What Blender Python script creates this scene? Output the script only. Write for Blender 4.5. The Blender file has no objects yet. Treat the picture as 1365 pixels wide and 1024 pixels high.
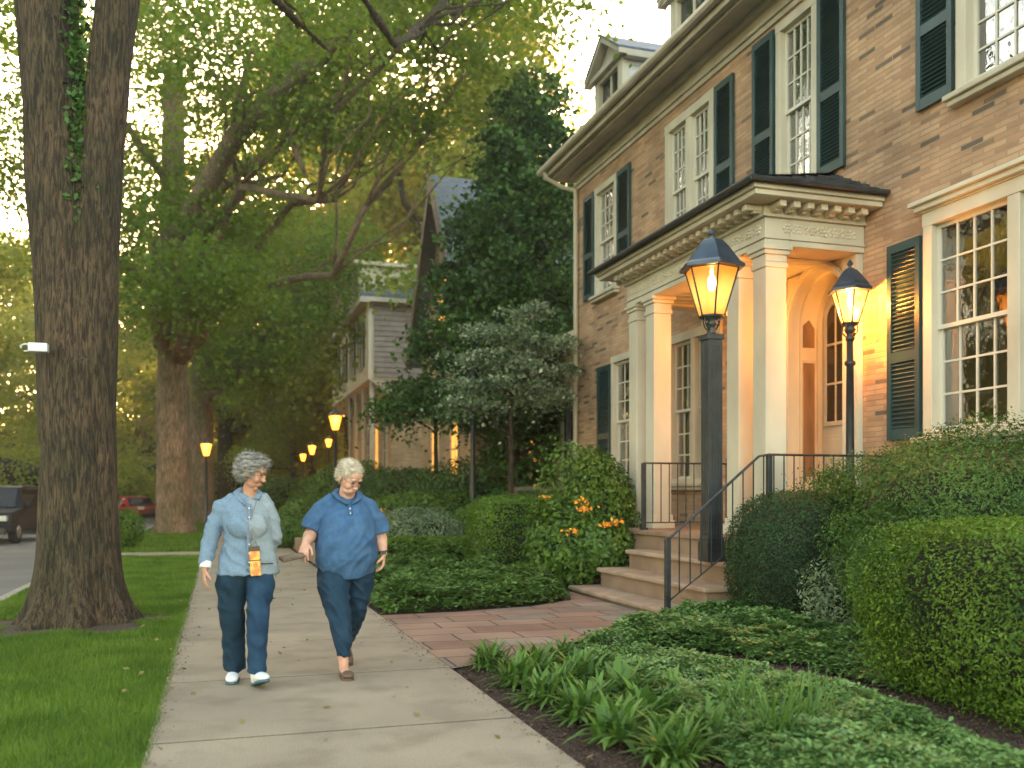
import bpy, bmesh, math, random
import numpy as np
from mathutils import Vector, Matrix
R = math.radians
SC = bpy.context.scene
COL = SC.collection
# ------------------------------------------------------------------ camera, sky, sun, exposure
EYE = 1.35; YAW = 17.4
cam_d = bpy.data.cameras.new('camera'); cam = bpy.data.objects.new('camera', cam_d); COL.objects.link(cam)
cam.location = (0, 0, EYE); cam.rotation_euler = (R(90), 0, R(-YAW))
cam_d.sensor_width = 36; cam_d.lens = 32.97; cam_d.shift_y = 0.1084
cam_d.clip_start = 0.05; cam_d.clip_end = 2000
cam_d.dof.use_dof = True; cam_d.dof.focus_distance = 8.2; cam_d.dof.aperture_fstop = 1.5
SC.camera = cam
SUN_AZ, SUN_EL = 9.0, 12.0
world = bpy.data.worlds.new('World'); SC.world = world; world.use_nodes = True
wn = world.node_tree.nodes; wl = world.node_tree.links
for n in list(wn): wn.remove(n)
sky = wn.new('ShaderNodeTexSky'); sky.sky_type = 'NISHITA'; sky.sun_disc = False
sky.sun_elevation = R(SUN_EL); sky.sun_rotation = R(SUN_AZ)
sky.air_density = 1.0; sky.dust_density = 1.5; sky.ozone_density = 0.6
tint = wn.new('ShaderNodeMix'); tint.data_type = 'RGBA'; tint.blend_type = 'MULTIPLY'
tint.inputs['Factor'].default_value = 1.0
tint.inputs['B'].default_value = (1.0, 0.82, 0.60, 1)
bg = wn.new('ShaderNodeBackground'); bg.inputs['Strength'].default_value = 0.15
wo = wn.new('ShaderNodeOutputWorld')
wl.new(sky.outputs['Color'], tint.inputs['A']); wl.new(tint.outputs['Result'], bg.inputs['Color'])
wl.new(bg.outputs['Background'], wo.inputs['Surface'])
sun_d = bpy.data.lights.new('sun', 'SUN'); sun_d.energy = 4.5; sun_d.angle = R(2.0); sun_d.color = (1.0, 0.72, 0.42)
sun = bpy.data.objects.new('sun', sun_d); COL.objects.link(sun)
sv = Vector((math.sin(R(SUN_AZ))*math.cos(R(SUN_EL)), math.cos(R(SUN_AZ))*math.cos(R(SUN_EL)), math.sin(R(SUN_EL))))
sun.rotation_euler = sv.to_track_quat('Z', 'Y').to_euler()
SC.view_settings.view_transform = 'Standard'; SC.view_settings.look = 'None'
SC.view_settings.gamma = 1; SC.view_settings.exposure = 3.58
SC.render.engine = 'CYCLES'
cy = SC.cycles
cy.max_bounces = 6; cy.diffuse_bounces = 3; cy.glossy_bounces = 3; cy.transmission_bounces = 4
cy.transparent_max_bounces = 12; cy.volume_bounces = 0; cy.use_denoising = True
cy.caustics_reflective = False; cy.caustics_refractive = False
cy.sample_clamp_indirect = 4.0

# ------------------------------------------------------------------ helpers
def at(px, d):
    """ground point seen in photograph column px, d metres ahead"""
    l = (px-682.5)/1250*d
    return (l*math.cos(R(YAW))+d*math.sin(R(YAW)), d*math.cos(R(YAW))-l*math.sin(R(YAW)))

def N(nt, t, **kw):
    n = nt.nodes.new(t)
    for k, v in kw.items(): setattr(n, k, v)
    return n

def mat(name, col, rough=0.7, col2=None, nscale=4.0, bump=0.0, bscale=40.0, metal=0.0, spec=0.5,
        ndetail=6.0, stretch=(1, 1, 1), emit=None, estr=0.0, lo=0.35, hi=0.65):
    m = bpy.data.materials.new(name); m.use_nodes = True; nt = m.node_tree
    p = nt.nodes['Principled BSDF']
    p.inputs['Base Color'].default_value = (*col, 1); p.inputs['Roughness'].default_value = rough
    p.inputs['Metallic'].default_value = metal; p.inputs['Specular IOR Level'].default_value = spec
    if emit: p.inputs['Emission Color'].default_value = (*emit, 1); p.inputs['Emission Strength'].default_value = estr
    tc = N(nt, 'ShaderNodeTexCoord'); mp = N(nt, 'ShaderNodeMapping'); mp.inputs['Scale'].default_value = stretch
    nt.links.new(tc.outputs['Object'], mp.inputs['Vector'])
    if col2:
        nz = N(nt, 'ShaderNodeTexNoise'); nz.inputs['Scale'].default_value = nscale; nz.inputs['Detail'].default_value = ndetail
        nt.links.new(mp.outputs[0], nz.inputs['Vector'])
        cr = N(nt, 'ShaderNodeValToRGB'); e = cr.color_ramp.elements
        e[0].position = lo; e[0].color = (*col, 1); e[1].position = hi; e[1].color = (*col2, 1)
        nt.links.new(nz.outputs['Fac'], cr.inputs['Fac']); nt.links.new(cr.outputs['Color'], p.inputs['Base Color'])
    if bump:
        nb = N(nt, 'ShaderNodeTexNoise'); nb.inputs['Scale'].default_value = bscale; nb.inputs['Detail'].default_value = 5
        nt.links.new(mp.outputs[0], nb.inputs['Vector'])
        b = N(nt, 'ShaderNodeBump'); b.inputs['Strength'].default_value = bump; b.inputs['Distance'].default_value = 0.02
        nt.links.new(nb.outputs['Fac'], b.inputs['Height']); nt.links.new(b.outputs['Normal'], p.inputs['Normal'])
    return m

def leaf_mat(name, dark, light, trans=0.35, tcol=None, rough=0.55, patch=1.2, spec=0.3, tips=None):
    """leaves: each leaf its own shade, with lighter and darker clumps; lets light through"""
    m = bpy.data.materials.new(name); m.use_nodes = True; nt = m.node_tree
    p = nt.nodes['Principled BSDF']; out = nt.nodes['Material Output']
    geo = N(nt, 'ShaderNodeNewGeometry'); tc = N(nt, 'ShaderNodeTexCoord')
    nz = N(nt, 'ShaderNodeTexNoise'); nz.inputs['Scale'].default_value = patch; nz.inputs['Detail'].default_value = 2
    nt.links.new(tc.outputs['Object'], nz.inputs['Vector'])
    mx = N(nt, 'ShaderNodeMath', operation='MULTIPLY_ADD'); mx.inputs[1].default_value = 0.55; 
    nt.links.new(geo.outputs['Random Per Island'], mx.inputs[0])
    m2 = N(nt, 'ShaderNodeMath', operation='MULTIPLY_ADD'); m2.inputs[1].default_value = 1.5; m2.inputs[2].default_value = -0.5
    nt.links.new(nz.outputs['Fac'], m2.inputs[0]); nt.links.new(m2.outputs[0], mx.inputs[2])
    cr = N(nt, 'ShaderNodeValToRGB'); e = cr.color_ramp.elements
    e[0].position = 0.1; e[0].color = (*dark, 1); e[1].position = 0.85; e[1].color = (*light, 1)
    if tips: x = e.new(0.97); x.color = (*tips, 1)
    nt.links.new(mx.outputs[0], cr.inputs['Fac']); nt.links.new(cr.outputs['Color'], p.inputs['Base Color'])
    p.inputs['Roughness'].default_value = rough; p.inputs['Specular IOR Level'].default_value = spec
    tr = N(nt, 'ShaderNodeBsdfTranslucent')
    if tcol:
        g = N(nt, 'ShaderNodeMix', data_type='RGBA', blend_type='MIX'); g.inputs['Factor'].default_value = 0.6
        nt.links.new(cr.outputs['Color'], g.inputs['A']); g.inputs['B'].default_value = (*tcol, 1)
        nt.links.new(g.outputs['Result'], tr.inputs['Color'])
    else: nt.links.new(cr.outputs['Color'], tr.inputs['Color'])
    ms = N(nt, 'ShaderNodeMixShader'); ms.inputs[0].default_value = trans
    nt.links.new(p.outputs[0], ms.inputs[1]); nt.links.new(tr.outputs[0], ms.inputs[2]); nt.links.new(ms.outputs[0], out.inputs['Surface'])
    return m

class MB:
    def __init__(s): s.v = []; s.f = []; s.mi = []; s.m = 0
    def add(s, vs, fs):
        o = len(s.v); s.v += [tuple(v) for v in vs]
        for f in fs: s.f.append(tuple(i+o for i in f)); s.mi.append(s.m)
        return s
    def box(s, x0, x1, y0, y1, z0, z1, M=None):
        vs = [Vector((x, y, z)) for z in (z0, z1) for y in (y0, y1) for x in (x0, x1)]
        if M: vs = [M @ v for v in vs]
        return s.add(vs, [(0, 2, 3, 1), (4, 5, 7, 6), (0, 1, 5, 4), (2, 6, 7, 3), (0, 4, 6, 2), (1, 3, 7, 5)])
    def tube(s, pts, rad, n=8, cap=True, a0=None):
        """path of points; rad = one radius or (ra, rb) per point"""
        pts = [Vector(p) for p in pts]; k = len(pts)
        if not isinstance(rad, (list, tuple)): rad = [rad]*k
        vs = []
        for i, p in enumerate(pts):
            t = (pts[min(i+1, k-1)]-pts[max(i-1, 0)]).normalized()
            ax = Vector(a0) if a0 else Vector((1, 0, 0))
            if abs(t.dot(ax)) > 0.95: ax = Vector((0, 1, 0))
            a = (ax - t*ax.dot(t)).normalized(); b = t.cross(a)
            r = rad[i]; ra, rb = r if isinstance(r, (tuple, list)) else (r, r)
            for j in range(n):
                q = 2*math.pi*j/n; vs.append(p + a*ra*math.cos(q) + b*rb*math.sin(q))
        fs = [(i*n+j, i*n+(j+1) % n, (i+1)*n+(j+1) % n, (i+1)*n+j) for i in range(k-1) for j in range(n)]
        if cap: fs += [tuple(range(n-1, -1, -1)), tuple((k-1)*n+j for j in range(n))]
        return s.add(vs, fs)
    def lathe(s, c, prof, n=16, rot=0.0, sx=1, sy=1):
        vs = []; k = len(prof)
        for r, z in prof:
            for j in range(n):
                q = 2*math.pi*j/n+rot; vs.append((c[0]+r*sx*math.cos(q), c[1]+r*sy*math.sin(q), c[2]+z))
        fs = [(i*n+j, i*n+(j+1) % n, (i+1)*n+(j+1) % n, (i+1)*n+j) for i in range(k-1) for j in range(n)]
        fs += [tuple(range(n-1, -1, -1)), tuple((k-1)*n+j for j in range(n))]
        return s.add(vs, fs)
    def ball(s, c, r, n=14, M=None):
        rx, ry, rz = r if isinstance(r, (tuple, list)) else (r, r, r)
        vs = []; h = n//2+1
        for i in range(1, h):
            t = math.pi*i/h
            for j in range(n):
                q = 2*math.pi*j/n; vs.append(Vector((rx*math.sin(t)*math.cos(q), ry*math.sin(t)*math.sin(q), rz*math.cos(t))))
        vs += [Vector((0, 0, rz)), Vector((0, 0, -rz))]
        if M: vs = [M @ v for v in vs]
        vs = [v+Vector(c) for v in vs]
        fs = [(i*n+j, (i+1)*n+j, (i+1)*n+(j+1) % n, i*n+(j+1) % n) for i in range(h-2) for j in range(n)]
        T = (h-1)*n; fs += [(T, j, (j+1) % n) for j in range(n)] + [(T+1, (h-2)*n+(j+1) % n, (h-2)*n+j) for j in range(n)]
        return s.add(vs, fs)
    def prism(s, poly, ax, a, b):
        """polygon in the two axes other than ax, extruded from a to b along ax"""
        def P(p, w): return {'x': (w, p[0], p[1]), 'y': (p[0], w, p[1]), 'z': (p[0], p[1], w)}[ax]
        n = len(poly); vs = [P(p, a) for p in poly]+[P(p, b) for p in poly]
        fs = [tuple(range(n-1, -1, -1)), tuple(range(n, 2*n))]+[(i, (i+1) % n, n+(i+1) % n, n+i) for i in range(n)]
        return s.add(vs, fs)
    def xform(s, M): s.v = [tuple(M @ Vector(v)) for v in s.v]; return s
    def build(s, name, mats, parent=None, smooth=False, bevel=0.0, fix=True):
        me = bpy.data.meshes.new(name); me.from_pydata(s.v, [], s.f)
        mats = mats if isinstance(mats, (list, tuple)) else [mats]
        for m in mats: me.materials.append(m)
        me.polygons.foreach_set('material_index', s.mi)
        if fix:
            bm = bmesh.new(); bm.from_mesh(me); bmesh.ops.recalc_face_normals(bm, faces=bm.faces); bm.to_mesh(me); bm.free()
        if smooth: me.polygons.foreach_set('use_smooth', [True]*len(me.polygons))
        me.update(); o = bpy.data.objects.new(name, me); COL.objects.link(o)
        if parent is not None: o.parent = parent
        if bevel:
            b = o.modifiers.new('bevel', 'BEVEL'); b.width = bevel; b.segments = 2; b.limit_method = 'ANGLE'
        return o

def npmesh(name, V, k, m, parent=None, mats=None, mi=None):
    """V: (n, k, 3) array, n separate faces of k corners"""
    n = V.shape[0]; me = bpy.data.meshes.new(name)
    me.vertices.add(n*k); me.vertices.foreach_set('co', V.reshape(-1).astype(np.float32))
    me.loops.add(n*k); me.loops.foreach_set('vertex_index', np.arange(n*k, dtype=np.int32))
    me.polygons.add(n); me.polygons.foreach_set('loop_start', np.arange(0, n*k, k, dtype=np.int32))
    for q in ([m] if mats is None else mats): me.materials.append(q)
    if mi is not None: me.polygons.foreach_set('material_index', mi.astype(np.int32))
    me.update(calc_edges=True); o = bpy.data.objects.new(name, me); COL.objects.link(o)
    if parent is not None: o.parent = parent
    return o

def join_core(o, mb, m):
    """adds the twiggy inside mb to leaf mesh o as the same mesh, second material"""
    t = mb.build('t', m); me = t.data
    bm = bmesh.new(); bm.from_mesh(o.data); n = len(bm.faces); bm.from_mesh(me); bm.faces.ensure_lookup_table()
    for f in bm.faces[n:]: f.material_index = 1; f.smooth = True
    o.data.materials.append(m); bm.to_mesh(o.data); bm.free(); bpy.data.objects.remove(t)

from mathutils import noise as mnoise
def fuse(mb, name, m, parent, voxel=.005, it=4, disp=None):
    """joins the overlapping closed shapes in mb into one continuous skin"""
    t = mb.build('t', m); r = t.modifiers.new('r', 'REMESH'); r.mode = 'VOXEL'; r.voxel_size = voxel; r.adaptivity = 0
    if it: s = t.modifiers.new('s', 'SMOOTH'); s.iterations = it; s.factor = .5
    dg = bpy.context.evaluated_depsgraph_get(); dg.update()
    me = bpy.data.meshes.new_from_object(t.evaluated_get(dg)); me.name = name
    bpy.data.objects.remove(t)
    n = len(me.vertices)
    if disp:
        co = np.empty(n*3, np.float32); me.vertices.foreach_get('co', co); co = co.reshape(-1, 3)
        no = np.empty(n*3, np.float32); me.vertex_normals.foreach_get('vector', no); no = no.reshape(-1, 3)
        co = co+no*disp(co)[:, None]; me.vertices.foreach_set('co', co.reshape(-1).astype(np.float32))
    if not me.materials: me.materials.append(m)
    me.polygons.foreach_set('use_smooth', [True]*len(me.polygons)); me.update()
    o = bpy.data.objects.new(name, me); COL.objects.link(o); o.parent = parent; return o
def folds(amp, sx, sy, sz, seed, amp2=0, slope=0.0):
    def f(co):
        out = np.empty(len(co))
        for i, c in enumerate(co):
            v = mnoise.noise(Vector((c[0]*sx+seed, c[1]*sy, (c[2]+slope*c[0])*sz)))
            out[i] = amp*(1-2*abs(v)*1.6)+(amp2*mnoise.noise(Vector((c[0]*40, c[1]*40, c[2]*40+seed))) if amp2 else 0)
        return out
    return f

def tag(o, label, cat, group=None, kind=None):
    if label: o['label'] = label
    if cat: o['category'] = cat
    if group: o['group'] = group
    if kind: o['kind'] = kind
    return o
def struct(o): o['kind'] = 'structure'; return o
def empty(name, loc=(0, 0, 0), label=None, cat=None, group=None, rz=0):
    o = bpy.data.objects.new(name, None); COL.objects.link(o); o.location = loc; o.rotation_euler = (0, 0, rz)
    o.empty_display_size = 0.2
    return tag(o, label, cat, group)
def copy_tree(o, parent=None):
    c = o.copy(); COL.objects.link(c); c.parent = parent
    for ch in [x for x in ALLCH(o)]: copy_tree(ch, c)
    return c
def ALLCH(o): return [x for x in COL.objects if x.parent == o]

# ------------------------------------------------------------------ materials
M_ground = mat('far_ground', (0.03, 0.05, 0.015), 0.9, (0.05, 0.07, 0.02), 0.4)
M_lawn = mat('lawn_base', (0.03, 0.07, 0.010), 0.9, (0.06, 0.12, 0.015), 3.0, bump=0.6, bscale=60)
M_asph = mat('asphalt', (0.10, 0.10, 0.105), 0.85, (0.15, 0.147, 0.145), 0.6, bump=0.3, bscale=120)
M_mulch = mat('mulch', (0.018, 0.010, 0.007), 0.95, (0.07, 0.038, 0.024), 45, bump=1.0, bscale=60)
M_soil = mat('bare_soil', (0.045, 0.028, 0.018), 0.95, (0.11, 0.07, 0.045), 30, bump=1.0, bscale=70)
M_kerb = mat('kerb', (0.25, 0.23, 0.20), 0.85, (0.36, 0.33, 0.29), 5, bump=0.3)
M_white = mat('cream_paint', (0.46, 0.41, 0.33), 0.5, (0.60, 0.55, 0.45), 1.6, bump=0.08, bscale=8, stretch=(1, 1, .45))
M_trim = mat('weathered_trim', (0.40, 0.35, 0.27), 0.6, (0.52, 0.46, 0.37), 2.0, bump=0.1, bscale=12)
M_sash = mat('sash_paint', (0.62, 0.58, 0.50), 0.4)
M_green = mat('shutter_paint', (0.014, 0.044, 0.050), 0.38, (0.026, 0.066, 0.074), 2.5, bump=0.1, bscale=30)
M_iron = mat('black_iron', (0.012, 0.015, 0.018), 0.42, (0.03, 0.035, 0.04), 6, bump=0.1)
M_roofdark = mat('porch_roofing', (0.012, 0.014, 0.018), 0.5, (0.05, 0.055, 0.07), 9, bump=0.8, bscale=20, stretch=(1, 1, 5))
M_slate = mat('slate', (0.06, 0.075, 0.10), 0.6, (0.13, 0.15, 0.19), 6, bump=0.4, stretch=(1, 1, 6))
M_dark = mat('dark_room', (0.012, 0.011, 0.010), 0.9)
M_curtain = mat('curtain', (0.38, 0.36, 0.30), 0.9, (0.55, 0.52, 0.44), 9, stretch=(1, 6, .3))
M_stone = mat('brownstone', (0.20, 0.125, 0.083), 0.8, (0.29, 0.19, 0.13), 2.2, bump=0.25, bscale=30)
M_stoneside = mat('stone_tread', (0.27, 0.185, 0.132), 0.75, (0.38, 0.275, 0.20), 3, bump=0.3, bscale=30)
M_carve = mat('carved_stucco', (0.48, 0.42, 0.33), 0.6, (0.62, 0.55, 0.44), 6, bump=0.5, bscale=25)
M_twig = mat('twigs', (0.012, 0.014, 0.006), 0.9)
M_flower = mat('yellow_petals', (0.75, 0.42, 0.03), 0.6, (0.85, 0.25, 0.02), 9)
M_glow = mat('lamp_glow', (1, .6, .2), 0.5, emit=(1.0, 0.50, 0.12), estr=5)
M_glow_far = mat('far_lamp_glow', (1, .5, .15), 0.5, emit=(1.0, 0.25, 0.015), estr=.5)
M_litwin = mat('lit_window', (0.9, .5, .1), 0.4, emit=(1.0, 0.42, 0.07), estr=0.12)
M_bulb = mat('bulb', (1, .8, .4), 0.5, emit=(1.0, 0.72, 0.30), estr=4)
M_copper = mat('wood_door', (0.16, 0.09, 0.045), 0.55, (0.28, 0.17, 0.09), 5, stretch=(1, 1, .2))

def concrete():
    m = mat('sidewalk_concrete', (0.265, 0.215, 0.162), 0.85, (0.38, 0.31, 0.232), 0.9, bump=0.25, bscale=140, lo=0.3, hi=0.72)
    nt = m.node_tree; p = nt.nodes['Principled BSDF']; src = p.inputs['Base Color'].links[0].from_socket
    tc = N(nt, 'ShaderNodeTexCoord')
    n2 = N(nt, 'ShaderNodeTexNoise'); n2.inputs['Scale'].default_value = 160; nt.links.new(tc.outputs['Object'], n2.inputs['Vector'])
    r = N(nt, 'ShaderNodeValToRGB'); r.color_ramp.elements[0].position = .35; r.color_ramp.elements[0].color = (.62, .62, .62, 1)
    r.color_ramp.elements[1].position = .6; r.color_ramp.elements[1].color = (1.08, 1.06, 1.03, 1)
    nt.links.new(n2.outputs['Fac'], r.inputs['Fac'])
    n3 = N(nt, 'ShaderNodeTexNoise'); n3.inputs['Scale'].default_value = 2.6; n3.inputs['Detail'].default_value = 8; nt.links.new(tc.outputs['Object'], n3.inputs['Vector'])
    r3 = N(nt, 'ShaderNodeValToRGB'); r3.color_ramp.elements[0].position = .36; r3.color_ramp.elements[0].color = (.6, .58, .55, 1)
    r3.color_ramp.elements[1].position = .52; r3.color_ramp.elements[1].color = (1, 1, 1, 1); nt.links.new(n3.outputs['Fac'], r3.inputs['Fac'])
    x = N(nt, 'ShaderNodeMix', data_type='RGBA', blend_type='MULTIPLY'); x.inputs['Factor'].default_value = 1
    y = N(nt, 'ShaderNodeMix', data_type='RGBA', blend_type='MULTIPLY'); y.inputs['Factor'].default_value = .5
    nt.links.new(src, x.inputs['A']); nt.links.new(r.outputs[0], x.inputs['B']); nt.links.new(x.outputs['Result'], y.inputs['A'])
    nt.links.new(r3.outputs[0], y.inputs['B']); nt.links.new(y.outputs['Result'], p.inputs['Base Color'])
    return m
M_conc = concrete()

def brick_mat(name, c1, c2, mortar, bw, bh, dark=None, rot=False, rnd=0.0, gap=0.008, bump=0.5):
    m = bpy.data.materials.new(name); m.use_nodes = True; nt = m.node_tree; p = nt.nodes['Principled BSDF']
    tc = N(nt, 'ShaderNodeTexCoord'); sp = N(nt, 'ShaderNodeSeparateXYZ'); nt.links.new(tc.outputs['Object'], sp.inputs[0])
    cb = N(nt, 'ShaderNodeCombineXYZ')
    if rot: nt.links.new(sp.outputs[0], cb.inputs[0]); nt.links.new(sp.outputs[1], cb.inputs[1])
    else:
        ad = N(nt, 'ShaderNodeMath', operation='ADD'); nt.links.new(sp.outputs[0], ad.inputs[0]); nt.links.new(sp.outputs[1], ad.inputs[1])
        nt.links.new(ad.outputs[0], cb.inputs[0]); nt.links.new(sp.outputs[2], cb.inputs[1])
    # small wobble so the joints are not ruler-straight
    nz = N(nt, 'ShaderNodeTexNoise'); nz.inputs['Scale'].default_value = 3.0 if not rot else 1.5
    nt.links.new(tc.outputs['Object'], nz.inputs['Vector'])
    vm = N(nt, 'ShaderNodeVectorMath', operation='MULTIPLY_ADD'); w = 0.012 if not rot else 0.06
    vm.inputs[1].default_value = (w, w, 0); nt.links.new(nz.outputs['Color'], vm.inputs[0]); nt.links.new(cb.outputs[0], vm.inputs[2])
    def bt(off):
        b = N(nt, 'ShaderNodeTexBrick'); b.offset = off; b.squash = 1.0 if not rot else 1.35; b.squash_frequency = 2 if not rot else 3
        b.inputs['Scale'].default_value = 1; b.inputs['Brick Width'].default_value = bw; b.inputs['Row Height'].default_value = bh
        b.inputs['Mortar Size'].default_value = gap; b.inputs['Mortar Smooth'].default_value = 0.3
        nt.links.new(vm.outputs[0], b.inputs['Vector']); return b
    b = bt(0.5 if not rot else 0.37)
    b.inputs['Color1'].default_value = (0, 0, 0, 1); b.inputs['Color2'].default_value = (1, 1, 1, 1); b.inputs['Mortar'].default_value = (.5, .5, .5, 1)
    cr = N(nt, 'ShaderNodeValToRGB'); e = cr.color_ramp.elements
    e[0].position = 0.0; e[0].color = (*(dark or c1), 1); e[1].position = 1.0; e[1].color = (*c2, 1)
    if dark:
        a = e.new(0.03); a.color = (*dark, 1); a = e.new(0.09); a.color = (*c1, 1)
    a = e.new(0.55); a.color = tuple((c1[i]*.5+c2[i]*.5)*1.05 for i in range(3))+(1,)
    if rot: a = e.new(0.8); a.color = (0.20, 0.17, 0.15, 1)
    nt.links.new(b.outputs['Color'], cr.inputs['Fac'])
    n2 = N(nt, 'ShaderNodeTexNoise'); n2.inputs['Scale'].default_value = 1.3; n2.inputs['Detail'].default_value = 8; nt.links.new(tc.outputs['Object'], n2.inputs['Vector'])
    r2 = N(nt, 'ShaderNodeValToRGB'); r2.color_ramp.elements[0].position = .3; r2.color_ramp.elements[0].color = (.68, .66, .64, 1)
    r2.color_ramp.elements[1].position = .65; r2.color_ramp.elements[1].color = (1.1, 1.06, 1.0, 1); nt.links.new(n2.outputs['Fac'], r2.inputs['Fac'])
    x = N(nt, 'ShaderNodeMix', data_type='RGBA', blend_type='MIX'); nt.links.new(b.outputs['Fac'], x.inputs['Factor'])
    nt.links.new(cr.outputs[0], x.inputs['A']); x.inputs['B'].default_value = (*mortar, 1)
    y = N(nt, 'ShaderNodeMix', data_type='RGBA', blend_type='MULTIPLY'); y.inputs['Factor'].default_value = 1
    nt.links.new(x.outputs['Result'], y.inputs['A']); nt.links.new(r2.outputs[0], y.inputs['B'])
    nt.links.new(y.outputs['Result'], p.inputs['Base Color']); p.inputs['Roughness'].default_value = 0.85
    n3 = N(nt, 'ShaderNodeTexNoise'); n3.inputs['Scale'].default_value = 40; nt.links.new(tc.outputs['Object'], n3.inputs['Vector'])
    h = N(nt, 'ShaderNodeMath', operation='MULTIPLY_ADD'); h.inputs[1].default_value = -1.2
    nt.links.new(b.outputs['Fac'], h.inputs[0])
    h2 = N(nt, 'ShaderNodeMath', operation='MULTIPLY_ADD'); h2.inputs[1].default_value = 0.6
    nt.links.new(n3.outputs['Fac'], h2.inputs[0]); nt.links.new(b.outputs['Color'], h2.inputs[2]); nt.links.new(h2.outputs[0], h.inputs[2])
    bp = N(nt, 'ShaderNodeBump'); bp.inputs['Strength'].default_value = bump; bp.inputs['Distance'].default_value = 0.012
    nt.links.new(h.outputs[0], bp.inputs['Height']); nt.links.new(bp.outputs[0], p.inputs['Normal'])
    return m
M_brick = brick_mat('tan_brick', (0.375, 0.220, 0.138), (0.53, 0.345, 0.225), (0.36, 0.26, 0.18), 0.30, 0.062, dark=(0.14, 0.105, 0.08), bump=.8)
M_brick2 = brick_mat('yellow_brick', (0.36, 0.27, 0.17), (0.46, 0.35, 0.23), (0.25, 0.19, 0.13), 0.3, 0.09)
M_paver = brick_mat('red_flagstones', (0.22, 0.12, 0.09), (0.32, 0.22, 0.17), (0.06, 0.045, 0.035), 0.60, 0.42, rot=True, gap=0.012, bump=0.4)
M_siding = mat('grey_clapboard', (0.22, 0.18, 0.155), 0.7, (0.29, 0.245, 0.21), 3)
M_cream = mat('cream_render', (0.60, 0.53, 0.41), 0.7, (0.70, 0.62, 0.50), 1.5)
M_whiteboard = mat('white_clapboard', (0.50, 0.52, 0.52), 0.55, (0.62, 0.63, 0.62), 3)

def bark_mat(name, c1, c2, sc=1.0):
    m = bpy.data.materials.new(name); m.use_nodes = True; nt = m.node_tree; p = nt.nodes['Principled BSDF']
    tc = N(nt, 'ShaderNodeTexCoord'); mp = N(nt, 'ShaderNodeMapping'); mp.inputs['Scale'].default_value = (22*sc, 22*sc, 3.0*sc)
    nt.links.new(tc.outputs['Object'], mp.inputs[0])
    nz = N(nt, 'ShaderNodeTexNoise'); nz.inputs['Scale'].default_value = 1.0; nz.inputs['Detail'].default_value = 9; nz.inputs['Roughness'].default_value = 0.68
    nz.inputs['Distortion'].default_value = 0.9
    nt.links.new(mp.outputs[0], nz.inputs['Vector'])
    cr = N(nt, 'ShaderNodeValToRGB'); e = cr.color_ramp.elements; e[0].position = .42; e[0].color = (*c1, 1); e[1].position = .62; e[1].color = (*c2, 1)
    nt.links.new(nz.outputs['Fac'], cr.inputs['Fac'])
    n2 = N(nt, 'ShaderNodeTexNoise'); n2.inputs['Scale'].default_value = 1.6; n2.inputs['Detail'].default_value = 4; nt.links.new(tc.outputs['Object'], n2.inputs['Vector'])
    r2 = N(nt, 'ShaderNodeValToRGB'); r2.color_ramp.elements[0].position = .4; r2.color_ramp.elements[0].color = (.55, .62, .42, 1)
    r2.color_ramp.elements[1].position = .62; r2.color_ramp.elements[1].color = (1.1, 1, .92, 1); nt.links.new(n2.outputs['Fac'], r2.inputs['Fac'])
    y = N(nt, 'ShaderNodeMix', data_type='RGBA', blend_type='MULTIPLY'); y.inputs['Factor'].default_value = .8
    nt.links.new(cr.outputs[0], y.inputs['A']); nt.links.new(r2.outputs[0], y.inputs['B']); nt.links.new(y.outputs['Result'], p.inputs['Base Color'])
    p.inputs['Roughness'].default_value = .9
    b = N(nt, 'ShaderNodeBump'); b.inputs['Strength'].default_value = 1.0; b.inputs['Distance'].default_value = 0.05
    nt.links.new(nz.outputs['Fac'], b.inputs['Height']); nt.links.new(b.outputs[0], p.inputs['Normal'])
    return m
M_bark = bark_mat('furrowed_bark', (0.018, 0.012, 0.007), (0.135, 0.092, 0.054), 1.6)
M_bark2 = bark_mat('pale_bark', (0.12, 0.085, 0.06), (0.36, 0.26, 0.19), 1.1)

def glass_mat(name, gcol=(1, 1, 1), clear=0.5):
    m = bpy.data.materials.new(name); m.use_nodes = True; nt = m.node_tree; out = nt.nodes['Material Output']; nt.nodes.remove(nt.nodes['Principled BSDF'])
    g = N(nt, 'ShaderNodeBsdfGlossy'); g.inputs['Roughness'].default_value = 0.03; g.inputs['Color'].default_value = (*gcol, 1)
    t = N(nt, 'ShaderNodeBsdfTransparent'); t.inputs['Color'].default_value = (.75, .78, .74, 1)
    f = N(nt, 'ShaderNodeFresnel'); f.inputs['IOR'].default_value = 1.9
    tc = N(nt, 'ShaderNodeTexCoord'); nz = N(nt, 'ShaderNodeTexNoise'); nz.inputs['Scale'].default_value = 5.0
    nt.links.new(tc.outputs['Object'], nz.inputs['Vector'])
    b = N(nt, 'ShaderNodeBump'); b.inputs['Strength'].default_value = .25; b.inputs['Distance'].default_value = .02
    nt.links.new(nz.outputs['Fac'], b.inputs['Height']); nt.links.new(b.outputs[0], g.inputs['Normal'])
    ms = N(nt, 'ShaderNodeMixShader'); md = N(nt, 'ShaderNodeMath', operation='MULTIPLY_ADD'); md.inputs[1].default_value = 1.3; md.inputs[2].default_value = 0.14
    md.use_clamp = True
    nt.links.new(f.outputs[0], md.inputs[0]); nt.links.new(md.outputs[0], ms.inputs[0])
    nt.links.new(t.outputs[0], ms.inputs[1]); nt.links.new(g.outputs[0], ms.inputs[2]); nt.links.new(ms.outputs[0], out.inputs['Surface'])
    return m
M_glass = glass_mat('old_window_glass')
M_carglass = mat('car_glass', (0.01, 0.012, 0.014), 0.05)
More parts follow.
